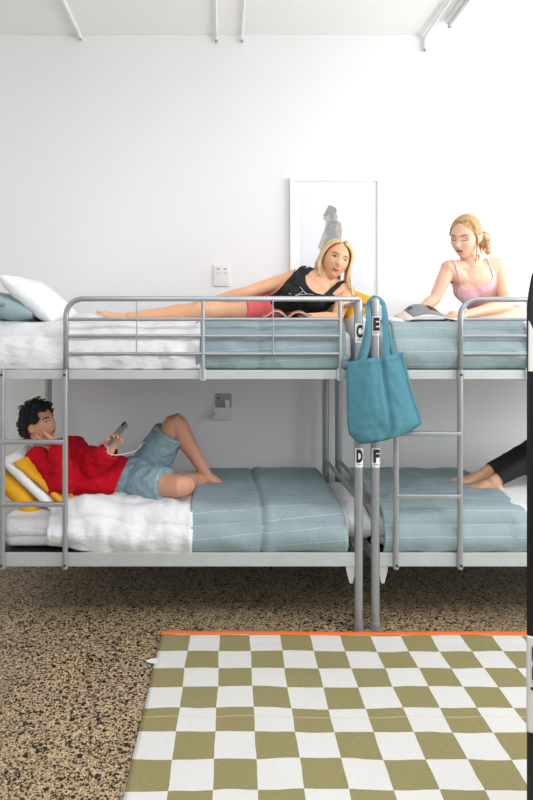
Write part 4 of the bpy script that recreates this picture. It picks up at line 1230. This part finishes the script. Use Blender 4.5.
    def sheet(name, m, x0, x1, h0, h1, off, th, y0=-.02, y1=.16):
        n = 18; vs = []; mm = 8
        for t in (0, 1):
            for i in range(n+1):
                u = i/n; x = x0+(x1-x0)*u; uu = (x+.12)/.27
                z = .078*math.sin(min(1, max(0, uu))**.75*PI)+.004
                for k_ in range(mm+1):
                    v = k_/mm; vs.append(c0+Vector((x, y0+(y1-y0)*v, z*(.30+.70*v)+.010*v+off+th*t)))
        fs = []; w2 = (mm+1)*(n+1)
        for i in range(n):
            for k_ in range(mm):
                a = i*(mm+1)+k_; fs += [(a, a+1, a+mm+2, a+mm+1), (w2+a, w2+a+mm+1, w2+a+mm+2, w2+a+1)]
        for i in range(n):
            a = i*(mm+1); b = a+mm; fs += [(a, a+mm+1, w2+a+mm+1, w2+a), (b, w2+b, w2+b+mm+1, b+mm+1)]
        for k_ in range(mm):
            a = k_; b = n*(mm+1)+k_; fs += [(a, w2+a, w2+a+1, a+1), (b, b+1, w2+b+1, w2+b)]
        return MB().add(vs, fs).build(name, m, r)
    sheet('pages', M['paper'], -.12, .15, 0, 0, 0, .006)
    sheet('printed_page', M['page_grey'], -.09, .145, 0, 0, .0065, .0008, -.016, .155)
    sheet('printed_photo', M['ink'], .025, .075, 0, 0, .0075, .0006, .02, .13)
    sheet('printed_photo', M['page_blue'], -.08, -.055, 0, 0, .0075, .0006, .03, .14)
    return p
M['page_grey'] = mat('printed_grey_page', srgb(120, 124, 130), .4, var=.45, vscale=30)
M['page_blue'] = mat('printed_dark_blue', srgb(40, 60, 84), .4)
woman_pink()

# ---------------- man in red in the left lower bunk
def man():
    p = Person('man with curly black hair in a red sweater and denim shorts holding a phone', female=False, skin='skin_m', scale=.98)
    j = p.j
    j['pelvis'] = P(135, 479, 3.46); j['waist'] = P(112, 478, 3.42); j['chest'] = P(70, 468, 3.40); j['neck'] = P(47, 449, 3.40)
    j['shR'] = P(39, 461, 3.30); j['shL'] = P(74, 450, 3.52)
    j['fwd'] = Vector((.38, -.55, .74)).normalized()
    j['hipR'] = P(139, 484, 3.36); j['hipL'] = P(143, 476, 3.54)
    j['knL'] = P(176, 422, 3.50); j['anL'] = P(206, 474, 3.52)
    j['knR'] = P(183, 486, 3.20); j['anR'] = P(195, 479, 3.50)
    j['elL'] = P(89, 470, 3.30); j['wrL'] = P(110, 451, 3.22)
    j['wrR'] = P(59, 444.5, 3.26); j['elR'] = P(61, 487, 3.18)
    j['head'] = P(39.5, 424, 3.37)
    j['hfwd'] = Vector((.90, -.34, .24)); j['hup'] = Vector((-.30, -.04, .95))
    hands = [dict(w=j['wrL'], dirn=Vector((.35, -.05, .9)), palm=Vector((.5, -.75, .1)), thumb_side=-1, curl=.75, s=.94, thumb_curl=.8),
             dict(w=j['wrR'], dirn=Vector((-.97, .10, .10)), palm=Vector((.05, .55, .8)), thumb_side=-1, curl=.3, s=.95)]
    feet = [dict(ankle=j['anL'], toe=Vector((.95, -.20, -.10)), sole=Vector((-.15, 0, -1)), s=.95, side=1),
            dict(ankle=j['anR'], toe=Vector((.15, -.55, -.35)), sole=Vector((.9, .2, -.4)), s=.95, side=1)]
    p.build(P(135, 500, 3.45), hands, feet, eyes='open', gaze=.6, brow='brow_dark', lip='lip_m', mouth='closed')
    k = p.k
    sw = MB(); g = .022
    p.torso_prims(sw, infl=g, neck=False)
    for q in 'LR': p.arm_prims(sw, q, infl=.022, cap='flat')
    wr_, el_ = Vector(j['wrR']), Vector(j['elR'])
    me = remesh(sw.mesh('sweater'), .006, 5, .5)
    # cut away everything above the collar and past the hem
    bm = bmesh.new(); bm.from_mesh(me)
    nb = Vector(j['neck']); up = (Vector(j['head'])-nb).normalized()
    kill = [v for v in bm.verts if (v.co-nb).dot(up) > .018 and (v.co-nb).length < .11 or (v.co-P(122.5, 476, 3.40)).dot(Vector((1, 0, -.38)).normalized()) > 0 or (v.co-Vector(j['wrR'])).length < .034 or (v.co-Vector(j['wrL'])).length < .034]
    bmesh.ops.delete(bm, geom=kill, context='VERTS'); bm.to_mesh(me); bm.free()
    fold_noise(me, .014, (9, 9, 11), 5, True); fold_noise(me, .005, (22, 16, 22), 2, True)
    o = link('sweater', me, M['red'], p.root)
    so = o.modifiers.new('t', 'SOLIDIFY'); so.thickness = .004; so.offset = -1
    # denim shorts
    sh = MB(); g = .018
    p.torso_prims(sh, infl=.012, hips_only=True)
    for q in 'LR':
        h, kn = Vector(j['hip'+q]), Vector(j['kn'+q]); e = h.lerp(kn, .80 if q == 'L' else .62)
        sh.tube([h, h.lerp(kn, .4), e], [.088*k+g, .088*k+g, .076*k+g], seg=24, cap='flat')
    shorts = p.cloth('shorts', sh, 'denim', vox=.006, smooth=2, amp=.011, scale=(13, 13, 13), seed=6)
    for q in 'LR':
        h, kn = Vector(j['hip'+q]), Vector(j['kn'+q]); f = .80 if q == 'L' else .62; e = h.lerp(kn, f); e0 = h.lerp(kn, f-.03)
        MB().tube([e0, e], [.078*k+g, .076*k+g+.001], seg=30, cap='flat').build('hem', M['denim_seam'], shorts, split=40)
    # curls
    rnd = random.Random(9); mb = MB(); c = Vector(j['head']); Mh = p.Mh; s_ = k*.98
    head_shell(p, mb, .008, lambda q: (q.z > -.02 and q.y < .045 or q.z > .07 and q.y < .075 or q.y < -.045 and q.z > -.075) and not (abs(q.x) > .045 and -.04 < q.z < .02 and -.035 < q.y))
    for i in range(330):
        while True:
            n = Vector((rnd.gauss(0, 1), rnd.gauss(0, 1), rnd.gauss(0, 1))).normalized(); q = Vector((.074*n.x, .094*n.y, .115*n.z))
            if ((q.z > -.012 and q.y < .045) or (q.z > .070 and q.y < .082) or (q.y < -.045 and q.z > -.085)) and not (abs(q.x) > .045 and -.04 < q.z < .022 and -.030 < q.y): break
        h = 1+rnd.uniform(.10, .28)*(1 if n.z > -.2 else .6)
        b = c+Mh @ (q*h*s_); ax = Vector((rnd.gauss(0, 1), rnd.gauss(0, 1), rnd.gauss(0, 1))).normalized()
        a = ax.orthogonal().normalized(); b2 = ax.cross(a); R = rnd.uniform(.009, .015)
        mb.tube([b+(a*math.cos(t)+b2*math.sin(t))*R+ax*.006*t*.5 for t in [q_*.95 for q_ in range(7)]], .0042, seg=6, sub=2)
    link('hair', remesh(mb.mesh('hair'), .0028, 1, .4), M['black_hair'], p.root)
    # phone, held in his left hand
    c0 = P(117.5, 434, 3.195)
    r = empty('phone', c0, 'silver phone held up by the man in red', 'phone')
    R = basis(Vector((.80, .05, -.60)), Vector((.62, 0, .78)))   # y = screen normal side, z = long axis
    R = basis(Vector((.62, .50, -.60)), Vector((.66, .02, .75)))
    bm_ = MB().box((-.036, -.0045, -.075), (.036, .0045, .075), .004)
    bm_.v = [tuple(c0+R @ Vector(v)) for v in bm_.v]; bm_.build('phone_case', M['phone'], r)
    b2 = MB().box((-.032, .0046, -.070), (.032, .0056, .070), .0004); b2.v = [tuple(c0+R @ Vector(v)) for v in b2.v]; b2.build('screen', M['phone_glass'], r)
    b3 = MB().box((-.030, -.0065, .045), (-.008, -.0045, .068), .0008); b3.v = [tuple(c0+R @ Vector(v)) for v in b3.v]; b3.build('camera_bump', M['dark'], r)
    tag(MB().tube([c0+R @ Vector((0, 0, -.078)), P(108, 448, 3.19), P(108, 453, 3.19), P(116, 455, 3.20), P(128, 453, 3.26), P(137, 450, 3.32), P(144, 443, 3.42), P(150, 446, 3.60), P(160, 464, 3.68)], .0022, seg=8).build('phone_cable', M['white_plastic']),
        'white charging cable looping from the phone of the man in red', 'cable')
    return p
man()

# ---------------- person in black leggings in the right lower bunk
def leggings():
    p = Person('person in black leggings with bare feet, lying in the right lower bunk', female=True, skin='skin_g', scale=.98)
    j = p.j
    j['pelvis'] = P(606, 478, 3.50); j['waist'] = P(634, 480, 3.50); j['chest'] = P(668, 478, 3.50); j['neck'] = P(696, 474, 3.50)
    j['shR'] = P(688, 478, 3.33); j['shL'] = P(688, 478, 3.67); j['fwd'] = Vector((0, 0, 1))
    j['hipR'] = P(601, 479, 3.60); j['hipL'] = P(601, 480, 3.40)
    j['shR'], j['shL'] = j['shL'], j['shR']
    j['anR'] = P(484, 472.5, 3.52); j['anL'] = P(493, 481.5, 3.38)
    j['knR'] = P(545, 441, 3.56); j['knL'] = P(549, 449, 3.38)
    j['elR'] = P(655, 482, 3.78); j['wrR'] = P(615, 484, 3.76); j['elL'] = P(655, 483, 3.26); j['wrL'] = P(612, 484, 3.24)
    j['head'] = P(718, 466, 3.50); j['hfwd'] = Vector((-.5, 0, .86)); j['hup'] = Vector((.86, 0, .5))
    hands = [dict(w=j['wrR'], dirn=Vector((-1, 0, 0)), palm=Vector((0, 0, -1)), thumb_side=-1, curl=.2, s=.9),
             dict(w=j['wrL'], dirn=Vector((-1, 0, 0)), palm=Vector((0, 0, -1)), thumb_side=1, curl=.2, s=.9)]
    feet = [dict(ankle=j['anR'], toe=Vector((-1, -.05, .02)), sole=Vector((.12, .1, -1)), s=.92, side=-1),
            dict(ankle=j['anL'], toe=Vector((-1, .12, -.02)), sole=Vector((.1, .3, -1)), s=.92, side=1)]
    p.build(P(600, 500, 3.5), hands, feet, vox=.0042, eyes='down', mouth='closed')
    D = p.fields()
    leg = np.isin(D['near'], ['thL', 'thR', 'skL', 'skR'])
    L_ = (leg & ~((D['near'] == 'skL') & (D['tskL'] > .90)) & ~((D['near'] == 'skR') & (D['tskR'] > .90))) | ((D['near'] == 'torso') & (D['tt'] < .2))
    p.cut('leggings', L_, .005, 'black_cloth', amp=.003, seed=1)
    p.cut('top', (D['near'] == 'torso') & (D['tt'] >= .17) & (D['v'] < .08), .008, 'black_cloth', amp=.004, seed=4)
    c = Vector(j['head']); mb = MB()
    head_shell(p, mb, .008, lambda q: q.y < .02 and q.z > -.06 or q.z > .07)
    link('hair', remesh(mb.mesh('hair'), .004, 2, .5), M['darkblond'], p.root)
    return p
leggings()
